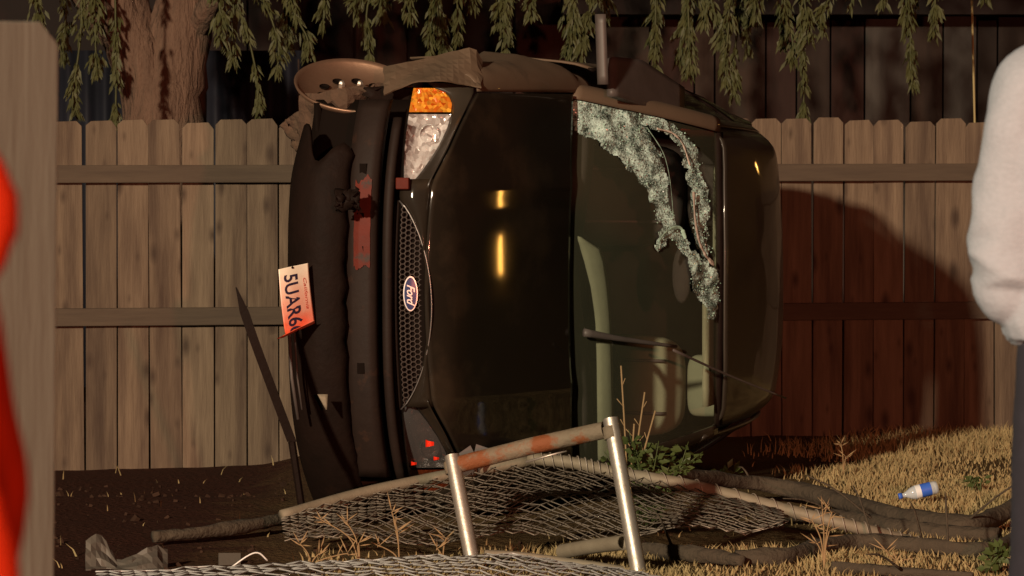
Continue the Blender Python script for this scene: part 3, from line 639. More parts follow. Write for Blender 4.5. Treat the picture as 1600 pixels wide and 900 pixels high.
# torn laminate edge hanging along the hole
def unproj_ws(px, py):
    best = None
    for i in range(0, 41):
        for j in range(0, 81):
            q = proj(W(wfn(i / 40, j / 80))); d = (q[0] - px) ** 2 + (q[1] - py) ** 2
            if best is None or d < best[0]: best = (d, i / 40, j / 80)
    return best[1], best[2]
def ws_at(px, py):
    u, v = unproj_ws(px, py); st = .02
    for _ in range(40):
        c = [(u + du, v + dv) for du in (-st, 0, st) for dv in (-st, 0, st)]
        u, v = min(c, key=lambda t: (proj(W(wfn(*t)))[0] - px) ** 2 + (proj(W(wfn(*t)))[1] - py) ** 2); st *= .85
    return wfn(u, v)
for pl, wd, mm in (([(1077, 300), (1079, 340), (1086, 378), (1098, 402), (1108, 412)], .012, 'torn'), ([(1020, 388), (1026, 372), (1040, 358), (1056, 356), (1064, 372)], .008, 'chip'),
               ([(1004, 199), (1028, 236), (1038, 270), (1043, 310), (1045, 340)], .003, 'chip'), ([(1020, 201), (1044, 208), (1060, 226), (1071, 258)], .004, 'torn')):
    b = MB(); c = curve([ws_at(*q) + V(.011, 0, .022) for q in pl], 28); b.tube(c, [wd * (.9 + .9 * fbm(p * 45)) for p in c], 6, flat=.35); part(b, 'torn_edge', mm, wsg, smooth=False)

# wipers
for pts, r0, r1 in (([(903, 519), (960, 529), (1048, 541)], .017, .006), ([(1052, 547), (1140, 587), (1228, 622)], .006, .004)):
    b = MB(); c = [ws_at(min(q[0], 1100), q[1]) + V(.016, 0, .030) for q in pts[:3]]
    if pts[0][0] > 1000:
        c = [CL(q[0], q[1], 17.0 + .35 * k) for k, q in enumerate(pts)]
    cc = curve(c, 10); b.tube(cc, [lerp(r0, r1, i / 9) for i in range(10)], 8, flat=.7); part(b, 'wiper', 'trim')
# cabin furniture
b = MB()
def dash(u, v):
    R = lerp(-.70, .70, v); h = .965 + .02 * math.sin(v * 9); return V(-1.16 - .26 * u - .10 * (R / .7) ** 2, R, h - .05 - .10 * u ** 3 + .01 * math.sin(u * 6))
b.grid(dash, 8, 30); db = part(b, 'dashboard', 'darkcloth', thick=.08)
b = MB()
PY = [370, 385, 402, 450, 500, 560, 640, 722]; PL_ = [907, 912, 918, 930, 937, 939, 940, 941]; PR_ = [913, 943, 951, 957, 961, 963, 965, 967]
NIN = V(.47, 0, .88)
rows = [(y_, ws_at(interp(PY, PL_, y_), y_), ws_at(interp(PY, PR_, y_), y_)) for y_ in np.linspace(370, 722, 19)]
def padf(u, v):
    k = v * 18; i = min(int(k), 17); A = rows[i][1].lerp(rows[i + 1][1], k - i); B_ = rows[i][2].lerp(rows[i + 1][2], k - i)
    return A.lerp(B_, u) - NIN * (.022 - .012 * math.sin(u * math.pi))
b.grid(padf, 4, 36); part(b, 'dash_pad', 'palecloth', db, thick=.012)
b = MB(); b.tube([V(-1.47 + .17 * math.cos(a) * .35, -.36 + .18 * math.sin(a), .92 + .17 * math.cos(a)) for a in np.linspace(0, 2 * math.pi, 25)], .014, 8); part(b, 'steering_wheel', 'darkcloth')
for sg, cl in ((1, 'darkcloth'), (-1, 'palecloth')):
    sr = .34 if sg > 0 else -.46
    def rbox(cx, cy, cz, hx, hy, hz, e=.45):
        mb_ = MB(); mb_.ball((0, 0, 0), 1, 24, 18)
        mb_.v = [V(cx + hx * math.copysign(abs(p[0]) ** e, p[0]), cy + hy * math.copysign(abs(p[1]) ** e, p[1]), cz + hz * math.copysign(abs(p[2]) ** e, p[2])) for p in mb_.v]; return mb_
    st = part(rbox(-2.10, sr, .84, .08, .215, .33), 'seat', cl); st['label'] = 'lower pale green seat back' if sg < 0 else 'upper dark seat back'
    part(rbox(-2.17, sr, 1.245, .045, .13, .075), 'headrest', cl, st)
    part(rbox(-1.90, sr, .50, .25, .22, .08), 'seat_cushion', cl, st)
    for dy in (-.11, .11): q = MB(); q.tube([V(-2.012, sr + dy, .56), V(-2.008, sr + dy, 1.12)], .007, 6); part(q, 'seam', 'trim', st)
b = MB(); b.ball(V(-1.72, .02, 1.27), (.02, .12, .04), 12, 8); b.tube([V(-1.74, .02, 1.29), V(-1.76, .02, 1.37)], .01, 6); part(b, 'rear_view_mirror', 'darkcloth')
b = MB(); b.ball(V(-2.9, 0, .85), (.12, .60, .36), 18, 10); part(b, 'rear_seat', 'darkcloth')
b = MB(); b.grid(lambda u, v: V(-1.74 - .30 * u, lerp(-.52, -.06, v), 1.352 - .02 * u), 4, 6); part(b, 'sun_visor', 'palecloth', thick=.02)

# front end
def frontF(R): return .02 - .34 * (abs(R) / .88) ** 3.2
b = MB()
def bump_(u, v):
    R = lerp(-.87, .60 + .05 * math.sin(u * 9) - .10 * u, v); U = lerp(.20, .455, u); tp = .03 * fbm((R * 14, 0, 0)) if u > .95 else 0
    return V(frontF(R) + .05 * math.sin(u * math.pi) ** .7 - .10 * (1 - u) ** 3, R + .02 * fbm((U * 20, 3, 0)) * (v > .97), U + tp * .5 + .02 * sstep(.5, .8, R / .8))
b.grid(bump_, 14, 48); bp = part(b, 'bumper', 'black', thick=.012)
b = MB()
def beamf(u, v, r0=-.70, r1=.73, off=0.0):
    R = lerp(r0, r1, v); a = u * 2 * math.pi; cu = [(-.045, .455), (.0, .458), (.006, .51), (.0, .565), (-.045, .568)]
    k = u * 4; i = min(int(k), 3); t = k - i; F = lerp(cu[i][0], cu[i + 1][0], t); U = lerp(cu[i][1], cu[i + 1][1], t)
    return V(frontF(R) * .8 - .015 + F + off, R, U)
b.grid(beamf, 8, 40); bm = part(b, 'bumper_beam', 'beam', thick=.004)
b = MB(); b.grid(lambda u, v: beamf(.40 + .30 * u + .02 * fbm((v * 9, 2, 2)), v, .10 + .05 * fbm((u * 2, 1, 1)), .43 + .03 * fbm((u * 2, 4, 1)), .009), 24, 24); part(b, 'red_paint_patch', 'redpaint', bm)
for R in (.47, .285, .16, -.28):
    b = MB(); p = beamf(.5, .5); b.box(V(frontF(R) * .8 - .008, R, .515), (.006, .020, .014)); part(b, 'slot', 'inner', bm, smooth=False)
b = MB(); b.grid(lambda u, v: V(-.26 - .16 * (abs(lerp(-.72, .72, v)) / .8) ** 3, lerp(-.72, .72, v), lerp(.20, .62, u)), 8, 24); part(b, 'radiator', 'inner', thick=.03)
b = MB(); b.grid(lambda u, v: V(-.045 - .22 * (abs(lerp(-.72, .66, v)) / .8) ** 3 + .012 * math.sin(u * math.pi), lerp(-.72, .66, v), lerp(.592, .618, u)), 4, 30); part(b, 'crossmember', 'beam', thick=.01)
b = MB(); b.box(V(-.085, .415, .652), (.012, .022, .026)); part(b, 'mounting_tab', 'redpaint', smooth=False, bevel=.004)
# grille: back panel > honeycomb, trim
GC, GHW = -.045, .395
def gtop(R): return .632 + .125 * max(0, 1 - ((R - GC) / GHW) ** 2) ** .8
def gF(R, U): return -.070 - .04 * (R / .4) ** 2 - (U - .63) * .35
b = MB(); b.grid(lambda u, v: V(gF(lerp(GC - GHW, GC + GHW, v), .65) - .035, lerp(GC - GHW, GC + GHW, v), lerp(.628, gtop(lerp(GC - GHW, GC + GHW, v)), u)), 6, 30); gr = part(b, 'grille', 'inner', thick=.01)
b = MB(); cw = .0195
for i in range(-1, 9):
    for j in range(-22, 23):
        R0 = GC + j * cw + (cw / 2 if i % 2 else 0); U0 = .634 + i * cw * .866
        hx = [(R0 + cw * .577 * math.sin(k * math.pi / 3), U0 + cw * .577 * math.cos(k * math.pi / 3)) for k in range(4)]
        for k in range(3):
            (ra, ua), (rb_, ub) = hx[k], hx[k + 1]
            if .630 < min(ua, ub) and max(ua, ub) < gtop((ra + rb_) / 2) - .002 and abs(ra - GC) < GHW:
                b.tube([V(gF(ra, ua) - .004, ra, ua), V(gF(rb_, ub) - .004, rb_, ub)], .0032, 4, cap=False)
part(b, 'honeycomb', 'grillemesh', gr, kind='stuff')
b = MB(); rs = np.linspace(GC - GHW, GC + GHW, 33); b.tube([V(gF(r, gtop(r)) + .014, r, gtop(r) + .004) for r in rs], .0035, 6, flat=.8); part(b, 'grille_trim', 'chrometrim', gr)
b = MB(); b.tube([V(gF(r, .63) + .004, r, .630) for r in rs], .006, 6); part(b, 'grille_edge', 'black', gr)
b = MB()
def lipf(u, v):
    R = lerp(-.43, .43, v); Rg = max(GC - GHW + .001, min(GC + GHW - .001, R)); U0 = gtop(Rg); F0 = gF(R, U0)
    F1 = hoodF0(R) - .004; U1 = uh(F1, R) - .004
    return V(lerp(F0, F1, u) + .012 * math.sin(u * math.pi), R, lerp(U0, U1, u))
b.grid(lipf, 6, 40); part(b, 'grille_surround', 'paint', thick=.006)
# oval badge with script
BCc = V(gF(0, .684) + .010, 0.0, .684); bn = V(1, 0, .35).normalized(); bu = (V(0, 0, 1) - bn * bn.dot(V(0, 0, 1))).normalized(); bx = V(0, -1, 0)   # reads from the car's right to its left
def oval(sx, sy, h, n=36):
    m_ = MB(); pr = []
    for k in range(n):
        a = 2 * math.pi * k / n; pr.append(BCc + bx * math.cos(a) * sx + bu * math.sin(a) * sy)
    vs = [p - bn * .006 for p in pr] + [p + bn * h for p in pr] + [BCc + bn * (h + .002)]
    fs = [(k, (k + 1) % n, n + (k + 1) % n, n + k) for k in range(n)] + [(n + k, n + (k + 1) % n, 2 * n) for k in range(n)]
    return m_.add(vs, fs)
bd = part(oval(.066, .0275, .003), 'badge', 'badgesilver', smooth=False)
part(oval(.061, .0235, .0045), 'badge_field', 'badge', bd, smooth=False)
tv, tf = text_mesh('Ford', .042, .45, .0012, .92, .0006)
part(MB().add([BCc + bx * x_ * .95 + bu * y_ + bn * (.008 + z_) for x_, y_, z_ in tv], tf), 'lettering', 'badgesilver', bd, smooth=False)

# exposed right front wheel rim, hub and muddy liner (top of picture)
wc = CL(552, 140, 16.55); wax = (CM.to_3x3().inverted() @ Vector((.10, -.44, .89))).normalized()
WS = 1.10
b = MB(); b.lathe([(r_ * WS, h_ * WS) for r_, h_ in ((.10, -.085), (.165, -.08), (.178, -.05), (.185, -.01), (.205, .004), (.212, .018), (.206, .022), (.198, .010), (.176, -.004), (.150, -.022), (.085, -.030), (.06, -.012), (.05, -.008), (.03, -.008), (.0, -.006))], wc, wax, 48)
whl = part(b, 'front_wheel', 'steelrim'); whl['label'] = 'bare scraped front wheel rim sticking up without its tyre'
e1 = wax.cross(V(1, 0, 0)).normalized(); e2 = wax.cross(e1)
for k in range(5):
    a = k * 2 * math.pi / 5 + .3; b = MB(); cpt = wc + (e1 * math.cos(a) + e2 * math.sin(a)) * .062
    b.lathe([(.013, -.03), (.013, .004), (.008, .012), (0, .012)], cpt, wax, 6); part(b, 'lug_nut', 'galv', whl, smooth=False)
for k in range(10):
    a = k * 2 * math.pi / 10; b = MB(); cpt = wc + (e1 * math.cos(a) + e2 * math.sin(a)) * .122
    b.lathe([(.0, -.024), (.020, -.024), (.021, -.019), (.019, -.019)], cpt, wax, 10); part(b, 'rim_hole', 'inner', whl)
b = MB(); b.tube(curve([CL(560, 150, 16.6), CL(560, 185, 16.55), CL(590, 215, 16.5), CL(640, 235, 16.6)], 12), [.10, .10, .095, .09, .085, .08, .075, .07, .06, .05, .05, .05], 12, jitter=.5); part(b, 'suspension_knuckle', 'mud')
b = MB(); b.tube(curve([CL(486, 250, 16.6), CL(500, 205, 16.5), CL(545, 190, 16.4), CL(600, 185, 16.4), CL(632, 160, 16.4)], 16), .022, 8, jitter=.4); part(b, 'control_arm', 'black')
b = MB(); b.grid(lambda u, v: CL(lerp(lerp(440, 474, u), lerp(470, 520, u), v) + 5 * fbm((u * 5, v * 5, 0)), lerp(lerp(192, 172, v), lerp(250, 262, v), u), 16.75 - .1 * v + .02 * fbm((u * 6, v * 6, 2))), 16, 14); part(b, 'wheel_arch_liner', 'mud', thick=.02)
b = MB(); b.grid(lambda u, v: CL(lerp(470, 632, v) + 4 * fbm((v * 7, u * 3, 5)), lerp(lerp(150, 128, v), lerp(270, 212, v), u) + 9 * fbm((v * 9, u * 4, 1)), 16.5 - .14 * math.sin(v * 3.1) + .09 * u + .05 * fbm((u * 4, v * 6, 8))), 12, 16); part(b, 'torn_splash_shield', 'mud', thick=.01, smooth=False)
# crumpled fender lip rising behind the lamp
b = MB()
def lip(u, v):
    top = interp([0, .35, .7, .9, .97, 1], [106, 95, 82, 75, 82, 96], v); px = lerp(600, 752, v)
    return CL(px + 3 * fbm((u * 4, v * 6, 4)), 2.5 * abs(fbm((u * 3, v * 16, 9))) + lerp(top, interp([0, .3, .6, 1], [150, 128, 126, 138], v), u), 16.45 - .20 * u - .03 * math.sin(v * 9 + u * 3))
b.grid(lip, 7, 17); part(b, 'crumpled_fender_lip', 'dustpaint', thick=.006, smooth=False)
b = MB(); b.grid(lambda u, v: V(lerp(-.44, -.34, u), lerp(.70, .78, v), lerp(.58, .40, u) + .05 * fbm((u * 7, v * 7, 0))), 6, 6); part(b, 'torn_bracket', 'black', thick=.01)
# upright strip standing on the door edge
b = MB(); p0, p1 = CL(942, 132, 16.9), CL(938, 22, 16.9)
b.grid(lambda u, v: p0.lerp(p1, u) + V(0, 0, (v - .5) * .046) + V(.006 * math.sin(v * 3), 0, 0), 8, 3); part(b, 'trim_strip', 'trim', thick=.008)
b = MB(); b.grid(lambda u, v: CL(lerp(948, 1060, v), lerp(interp([0, .4, 1], [92, 96, 140], v), interp([0, 1], [150, 190], v), u), 17.05 + .5 * v - .10 * u), 8, 12); part(b, 'mirror_housing', 'trim', thick=.03)
# other wheels
def wheel(c, ax):
    b = MB(); b.lathe([(.20, -.09), (.27, -.095), (.30, -.07), (.305, 0), (.30, .07), (.27, .095), (.20, .09)], c, ax, 40); w_ = part(b, 'wheel', 'tyre')
    b = MB(); b.lathe([(.20, .085), (.19, .06), (.10, .05), (.05, .065), (0, .065)], c, ax, 32); part(b, 'rim', 'steelrim', w_)
wheel(V(-.90, -.78, .31), V(0, -1, 0)); wheel(V(-3.52, -.58, .31), V(0, -1, 0)); wheel(V(-3.52, .55, .31), V(0, 1, 0))

# loose number plate, hanging from its bracket
pc = [P(435, 421, 15.85), P(482, 411, 15.93), P(490, 507, 15.93), P(447, 527, 15.85)]
def platep(a, h, lift=0.0):           # a: 0 top .. 1 bottom of the picture, h: 0 left .. 1 right
    t = pc[0].lerp(pc[1], h); b_ = pc[3].lerp(pc[2], h); p = t.lerp(b_, min(a, .92) / .92)
    n = Vector((-.30, -.95, .05)).normalized()
    cu = .012 * math.sin(a * 3.0 + h) + .006 * math.sin(h * 5)
    if a > .90: k = (a - .90) / .10; p = p + Vector((-.030 * k * (1 - h), -.05 * k, .0 - .004 * k + .022 * k * h))
    return CI @ (p + n * (cu + lift))
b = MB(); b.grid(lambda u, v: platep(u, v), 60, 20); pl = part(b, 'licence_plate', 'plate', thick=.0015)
def plate_text(s, size, hc, ac, la, asp, shear, m, off=0.0):
    tv, tf = text_mesh(s, size, shear, .0004, 1.0, off)
    # letters run down the picture, their tops towards the right
    return part(MB().add([platep(clamp(ac + x_ * la, .0, .985), clamp(hc + y_ * asp, .02, .98), .0050 + z_) for x_, y_, z_ in tv], tf), 'lettering', m, pl, smooth=False)
plate_text('5UAR66', 1.0, .40, .525, .245, .62, 0, 'plateink', .018)
plate_text('California', .40, .86, .42, .30, .34, .35, 'platered')
for (h0, a0) in ((.5, .02), (.5, .93)):
    b = MB(); b.ball(platep(a0, h0, .003), .005, 8, 6); part(b, 'bolt', 'inner', pl)
b = MB(); b.tube([CL(452, 520, 15.9), CL(456, 590, 15.9), CL(466, 655, 15.92)], .007, 6); b.tube([CL(460, 520, 15.92), CL(465, 590, 15.92), CL(472, 640, 15.94)], .004, 6); part(b, 'plate_bracket', 'trim')
b = MB(); b.grid(lambda u, v: CL(lerp(lerp(496, 512, v), lerp(509, 511, v), u), lerp(616, 640, u), 15.86), 3, 3); part(b, 'torn_scrap', 'oldpipe', thick=.003)
b = MB(); b.grid(lambda u, v: CL(lerp(524, 562, v) + 5 * fbm((u * 6, v * 6, 1)), lerp(296, 328, u) + 8 * fbm((u * 5, v * 5, 5)), 15.86 - .03 * math.sin(u * 3) + .03 * fbm((u * 9, v * 9, 3))), 10, 10); part(b, 'torn_foam', 'black', thick=.006)

# ------------------------------------------------------------------ loose debris round the wreck
b = MB(); c0, c1, c2 = P(369, 449, 15.55), P(400, 540, 15.55), P(456, 690, 15.6)
cc = curve([c0, c1, c2], 14); b.add([p + Vector(((-1 if k % 2 == 0 else 1) * lerp(.002, .017, min(i / 3, 1)), (.006 if k > 1 else -.006), 0)) for i, p in enumerate(cc) for k in range(4)],
    [(i * 4 + a_, i * 4 + b_, (i + 1) * 4 + b_, (i + 1) * 4 + a_) for i in range(13) for a_, b_ in ((0, 1), (1, 3), (3, 2), (2, 0))])
b.tube([c2, Vector((c2.x + .05, c2.y + .02, .02))], .014, 6)
tag(b.build('splintered_strip', M['black'], smooth=False), 'long dark splintered trim strip leaning upright left of the car front', 'debris')
def sheet_thing(name, fn, nu, nv, m, label, cat, th=.004):
    b = MB(); b.grid(fn, nu, nv); return tag(b.build(name, M[m], thick=th, smooth=False), label, cat)
def scrap(u, v):
    top = interp([0, .10, .22, .34, .42, .6, .85, 1], [845, 834, 838, 868, 876, 866, 851, 858], u); px = lerp(134, 262, u)
    p = P(px, lerp(top + 5 * fbm((u * 9, 0, 2)), 897, v), 14.65 - .12 * v + .05 * math.sin(u * 7) + .03 * fbm((u * 5, v * 4, 1))); p.z = max(p.z, .008); return p
sheet_thing('torn_plastic_panel', scrap, 16, 5, 'greyplastic', 'jagged torn grey plastic car panel on dark soil at bottom left', 'debris')
b = MB()
for k in range(5): b.tube([P(143 + k * 3, 846 + k * 6, 14.62) + Vector((0, -.03, 0)), P(168 + k * 3, 840 + k * 7, 14.62) + Vector((0, -.03, 0))], .003, 4)
def scrap2(u, v):
    p = P(lerp(342, 376, u), lerp(864, 890, v), 14.75 - .05 * v + .04 * u); return p
sheet_thing('plastic_shard', scrap2, 6, 4, 'greyplastic', 'small square plastic shard beside a bent wire near the fallen mesh', 'debris')
b = MB(); b.tube(curve([P(362, 886, 14.7), P(388, 868, 14.7), P(404, 864, 14.7), P(418, 876, 14.7)], 12), .003, 5)
tag(b.build('bent_wire', M['wire2']), 'thin bent loop of wire above the fallen mesh at lower left', 'debris')
for (pts, lab) in (([(712, 712), (735, 696), (745, 716)], 'left torn dark shard leaning behind the rusty pipe'), ([(740, 712), (744, 694), (768, 702), (752, 716)], 'right torn dark shard leaning behind the rusty pipe')):
    b = MB(); vs = [P(x_, y_, 15.55) for x_, y_ in pts]; n = len(vs); vs += [v + Vector((0, .012, 0)) for v in vs] + [P(pts[0][0] + 10, 742, 15.6), P(pts[-1][0] - 6, 742, 15.6)]
    b.add(vs, [tuple(range(n)), tuple(range(2 * n - 1, n - 1, -1))] + [((i + 1) % n, i, i + n, (i + 1) % n + n) for i in range(n)] + [(0, n - 1, 2 * n + 1, 2 * n)])
    tag(b.build('torn_shard', M['trim'], smooth=False), lab, 'debris')

# ------------------------------------------------------------------ fallen chain-link fencing
def chain_mesh(S, LA, LB, cw, rad):
    b = MB(); na = int(LA / cw); nb = int(LB / cw)
    for i in range(na):
        pts = []
        for k in range(nb + 1):
            a = (i + (k % 2 if i % 2 == 0 else (k + 1) % 2)) * cw; p, n = S(a / LA, k / nb)
            pts.append(p + n * (rad if k % 2 else -rad))
        b.tube(pts, rad, 4, cap=False)
    return b
clf = empty('fallen_chain_link_fence', G(800, 840)); O0 = clf.location.copy()
tag(clf, 'collapsed chain-link fencing with bent top rail draped against the car front', 'fence')
tops = [P(440, 806, 15.25), P(560, 772, 15.45), P(690, 744, 15.6), P(830, 720, 15.7), P(960, 736, 15.6), P(1085, 760, 15.5), P(1230, 797, 15.35)]
bots = [P(445, 838, 15.1), P(560, 842, 15.0), P(700, 842, 14.95), P(850, 838, 14.95), P(1000, 834, 15.0), P(1120, 826, 15.05), P(1240, 812, 15.15)]
TC, BC_ = curve(tops, 121), curve(bots, 121)
def S1(a, b):
    i = clamp(a) * 120; k = min(int(i), 119); t = TC[k].lerp(TC[k + 1], i - k); q = BC_[k].lerp(BC_[k + 1], i - k)
    p = t.lerp(q, b); f = .018 * fbm((a * 7, b * 3, 1)) + .012 * math.sin(a * 21 + b * 5)
    return p - O0 + Vector((0, -.05 * math.sin(b * math.pi), f * (.3 + b))), Vector((0, -.75, .65))
chain_mesh(S1, 2.15, .80, .040, .0026).build('wire_mesh', M['wire'], clf, kind='stuff')
def S1b(a, b):
    p, n = S1(.012 + .97 * a + .012 * math.sin(b * 7), clamp(b * .93 + .05 + .03 * math.sin(a * 26)))
    return p + Vector((.01, .05, .018 * fbm((a * 12, b * 4, 8)) - .012)), n
chain_mesh(S1b, 2.1, .80, .042, .0026).build('wire_mesh', M['wire'], clf, kind='stuff')
b = MB(); b.tube([p - O0 for p in curve(tops[:4], 24)], [.021] * 24, 10, jitter=.08); b.build('bottom_rail', M['oldpipe'], clf)
rail = curve([P(826, 716, 15.65), P(900, 724, 15.6), P(960, 738, 15.58), P(1085, 760, 15.5), P(1230, 797, 15.35), P(1330, 822, 15.3), P(1420, 846, 15.35), P(1480, 862, 15.4)], 70)
b = MB(); b.tube([p - O0 for p in rail], [.023 * (1 + .03 * math.sin(i * 1.9)) for i in range(70)], 12); b.build('top_rail', M['oldpipe'], clf)
b = MB(); pts = []
for i in range(520):
    t = i / 519 * 68; k = int(t); p = rail[k].lerp(rail[k + 1], t - k); a = i * .42
    pts.append(p - O0 + Vector((0, math.cos(a) * .028, math.sin(a) * .028)))
b.tube(pts, .0028, 4, cap=False); b.build('wrapped_wire', M['wire'], clf)

c2f = empty('crumpled_chain_link_mesh', G(640, 897)); O1 = c2f.location.copy(); tag(c2f, 'bright silver chain-link mesh crumpled flat along the bottom edge in front', 'fence')
ed = [P(150, 905, 14.45), P(300, 890, 14.5), P(470, 880, 14.55), P(640, 872, 14.6), P(770, 866, 14.62), P(900, 880, 14.55), P(1010, 897, 14.45)]
EC = curve(ed, 121)
def S2(a, b):
    i = clamp(a) * 120; k = min(int(i), 119); t = EC[k].lerp(EC[k + 1], i - k)
    p = t + Vector((.1 * (b), -b * .85, .03 * math.sin(b * 2.6) - b * max(t.z - .03, 0) * .9)); p.z += .014 * fbm((a * 9, b * 5, 4)); p.z = max(p.z, .012)
    return p - O1, Vector((0, -.3, .95))
chain_mesh(S2, 1.95, .85, .043, .0029).build('wire_mesh', M['wire2'], c2f, kind='stuff')
b = MB(); b.tube([p - O1 + Vector((0, .01, 0)) for p in EC[78:118]], .014, 8); b.build('edge_rail', M['oldpipe'], c2f)

# bent gate frame: two galvanised uprights and rusty cross pipe
gt = empty('bent_gate_frame', G(868, 895)); O2 = gt.location.copy(); tag(gt, 'bent gate frame of two shiny leaning pipes joined by a rusty cross pipe', 'gate')
def pipe(name, m, pts, r, n=14, hole=True):
    b = MB(); pp = [p - O2 for p in pts]; b.tube(pp, r, n, cap=False)
    d = (pp[-1] - pp[-2]).normalized(); d0 = (pp[0] - pp[1]).normalized()
    b.lathe([(r, 0), (r * .82, .0), (r * .82, -.05), (0, -.05)], pp[-1], d, n); b.lathe([(r, 0), (r * .82, .0), (r * .82, -.05), (0, -.05)], pp[0], d0, n)
    return b.build(name, M[m], gt)
LT, LBm = P(706, 712, 14.75), P(738, 876, 14.62); RT, RBm = P(954, 654, 14.60), P(1000, 905, 14.45)
pipe('upright_pipe', 'galv', [LBm, LBm.lerp(LT, .5), LT], .0262)
pipe('upright_pipe', 'galv', [RBm, RBm.lerp(RT, .5), RT], .0275)
pipe('cross_pipe', 'rust', [P(712, 727, 14.75), P(830, 697, 14.68), P(944, 672, 14.60)], .0305)
pipe('lower_pipe', 'oldpipe', [P(878, 862, 14.78), P(930, 853, 14.62), P(974, 848, 14.50)], .026)
b = MB(); b.tube([P(822, 722, 14.72) - O2, P(885, 704, 14.68) - O2], .005, 6); b.build('tension_rod', M['galv'], gt)
for q, cpt, r in ((0, P(708, 730, 14.75), .031), (1, P(956, 676, 14.59), .031)):
    b = MB(); ax = ((LT - LBm) if q == 0 else (RT - RBm)).normalized(); b.lathe([(r * .9, -.022), (r, -.020), (r, .020), (r * .9, .022)], cpt - O2, ax, 16); b.build('pipe_clamp', M['rust'], gt)

# ------------------------------------------------------------------ fallen branches on the right
def fallen(pts, rads, lab, twigs=0):
    c = curve([G(x_, y_, z_) for x_, y_, z_ in pts], 44); rr = [interp(np.linspace(0, 1, len(rads)), rads, i / 43) for i in range(44)]
    o = empty('fallen_branch', (c[0].x, c[0].y, 0)); b = MB(); b.tube([p - o.location for p in c], rr, 12, jitter=.35); b.build('limb', M['branch'], o)
    for k in range(twigs):
        i = random.randrange(6, 40); p = c[i] - o.location; d = Vector((random.uniform(-.3, .3), random.uniform(-.2, .2), random.uniform(.05, .2)))
        t = MB(); t.tube(curve([p, p + d * .6 + Vector((0, 0, .02)), p + d], 6), [.006, .005, .004, .004, .003, .002], 5); t.build('twig', M['branch'], o)
    return tag(o, lab, 'branch', 'fallen branches on the grass')
fallen([(1050, 742, .16), (1150, 752, .10), (1255, 768, .06), (1400, 806, .04), (1500, 820, .04), (1555, 808, .05), (1620, 770, .12)], [.025, .03, .036, .036, .04, .036, .03], 'longest curved dark branch reaching up behind the man at right', 3)
fallen([(1180, 800, .05), (1300, 806, .04), (1420, 826, .035), (1560, 838, .03)], [.022, .028, .034, .028], 'middle grey branch lying between the two longer branches', 2)
fallen([(1150, 872, .03), (1230, 868, .035), (1330, 848, .04), (1440, 852, .04), (1545, 858, .035), (1600, 830, .06)], [.028, .034, .032, .03, .026, .02], 'front bark covered branch forking upward at its right end', 3)
fallen([(1302, 886, .02), (1400, 893, .02), (1520, 900, .018)], [.022, .018, .014], 'short dark branch lying nearest the camera in the grass', 1)
fallen([(1005, 858, .03), (1080, 866, .03), (1160, 876, .03)], [.026, .03, .02], 'short thick branch beside the foot of the right gate pipe', 1)
fallen([(240, 838, .03), (360, 826, .04), (470, 806, .06)], [.02, .026, .02], 'dark branch lying on bare soil left of the mesh', 1)

# ------------------------------------------------------------------ plastic bottle in the grass
bt = empty('plastic_bottle', G(1440, 792)); tag(bt, 'empty plastic water bottle with blue label lying in dry grass', 'bottle')
ax = Vector((.93, .10, .22)).normalized(); st = P(1404, 786, 17.05) - bt.location; st.z = .035; stw = st
def bpart(name, prof, m): MB().lathe([(r_ * .85, h_ * .85) for r_, h_ in prof], stw, ax, 20).build(name, M[m], bt)
bpart('cap', [(0, 0), (.014, 0), (.015, .003), (.015, .017), (.0, .017)], 'bottleblue')
bpart('body', [(.011, .017), (.011, .03), (.016, .04), (.026, .058), (.032, .075), (.032, .175), (.029, .19), (.02, .192), (0, .186)], 'bottleclear')
bpart('label_band', [(.0328, .095), (.0328, .158)], 'bottleblue')
bpart('label_stripe', [(.0332, .082), (.0332, .108)], 'bottlewhite')

# ------------------------------------------------------------------ weeds and grass
def plant(name, base, h, n, m, lab, cat, lf=.05, spread=.12, leafy=10):
    o = empty(name, base); s = MB(); l = MB()
    for k in range(n):
        top = Vector((random.gauss(0, spread), random.gauss(0, spread * .5), h * random.uniform(.55, 1.0)))
        c = curve([Vector((random.gauss(0, .02), random.gauss(0, .02), 0)), top * .5 + Vector((random.gauss(0, .02), 0, .03)), top], 8)
        s.tube(c, [.004, .0038, .0034, .003, .0026, .0022, .002, .0015], 5)
        for q in range(leafy):
            i = random.randrange(1, 7); d = Vector((random.gauss(0, 1), random.gauss(0, 1), random.uniform(-.4, .8)))
            leaf_quad(l, c[i] + d.normalized() * .012, d, Vector((random.gauss(0, .4), -.8, .6)), lf * random.uniform(.6, 1.2), lf * .55)
    s.build('stem', M['straw2' if m != 'weed' else 'weed'], o)
    if leafy: l.build('foliage', M[m], o)
    return tag(o, lab, cat)
wp = G(1008, 806); wp = Vector((P(1008, 700, 16.0).x, 16.0, 0))
plant('leafy_weed', wp, .40, 11, 'weed', 'green leafy weed growing in front of the broken windscreen', 'plant', .045, .075, 46)
o = empty('dry_twig_plant', wp + Vector((-.06, .05, 0))); b = MB()
for d in ((-.03, .62), (.06, .52), (.10, .45), (.02, .40)):
    c = curve([Vector((0, 0, 0)), Vector((d[0] * .4, 0, d[1] * .5)), Vector((d[0], 0, d[1]))], 9); b.tube(c, .0035, 5)
    for k in range(5): p = c[3 + k]; b.tube([p, p + Vector((random.uniform(-.03, .03), 0, .03))], .002, 4)
b.build('stem', M['straw2'], o); tag(o, 'bare dry twigs rising above the leafy weed at the windscreen', 'plant')
plant('leafy_weed', G(1556, 897), .10, 6, 'weed', 'small green weed at the foot of the man in grey', 'plant', .05, .035, 8)
plant('leafy_weed', G(1140, 760, 0) * 1.0, .07, 4, 'weed', 'tiny green weed under the rear corner of the car', 'plant', .045, .03, 6)
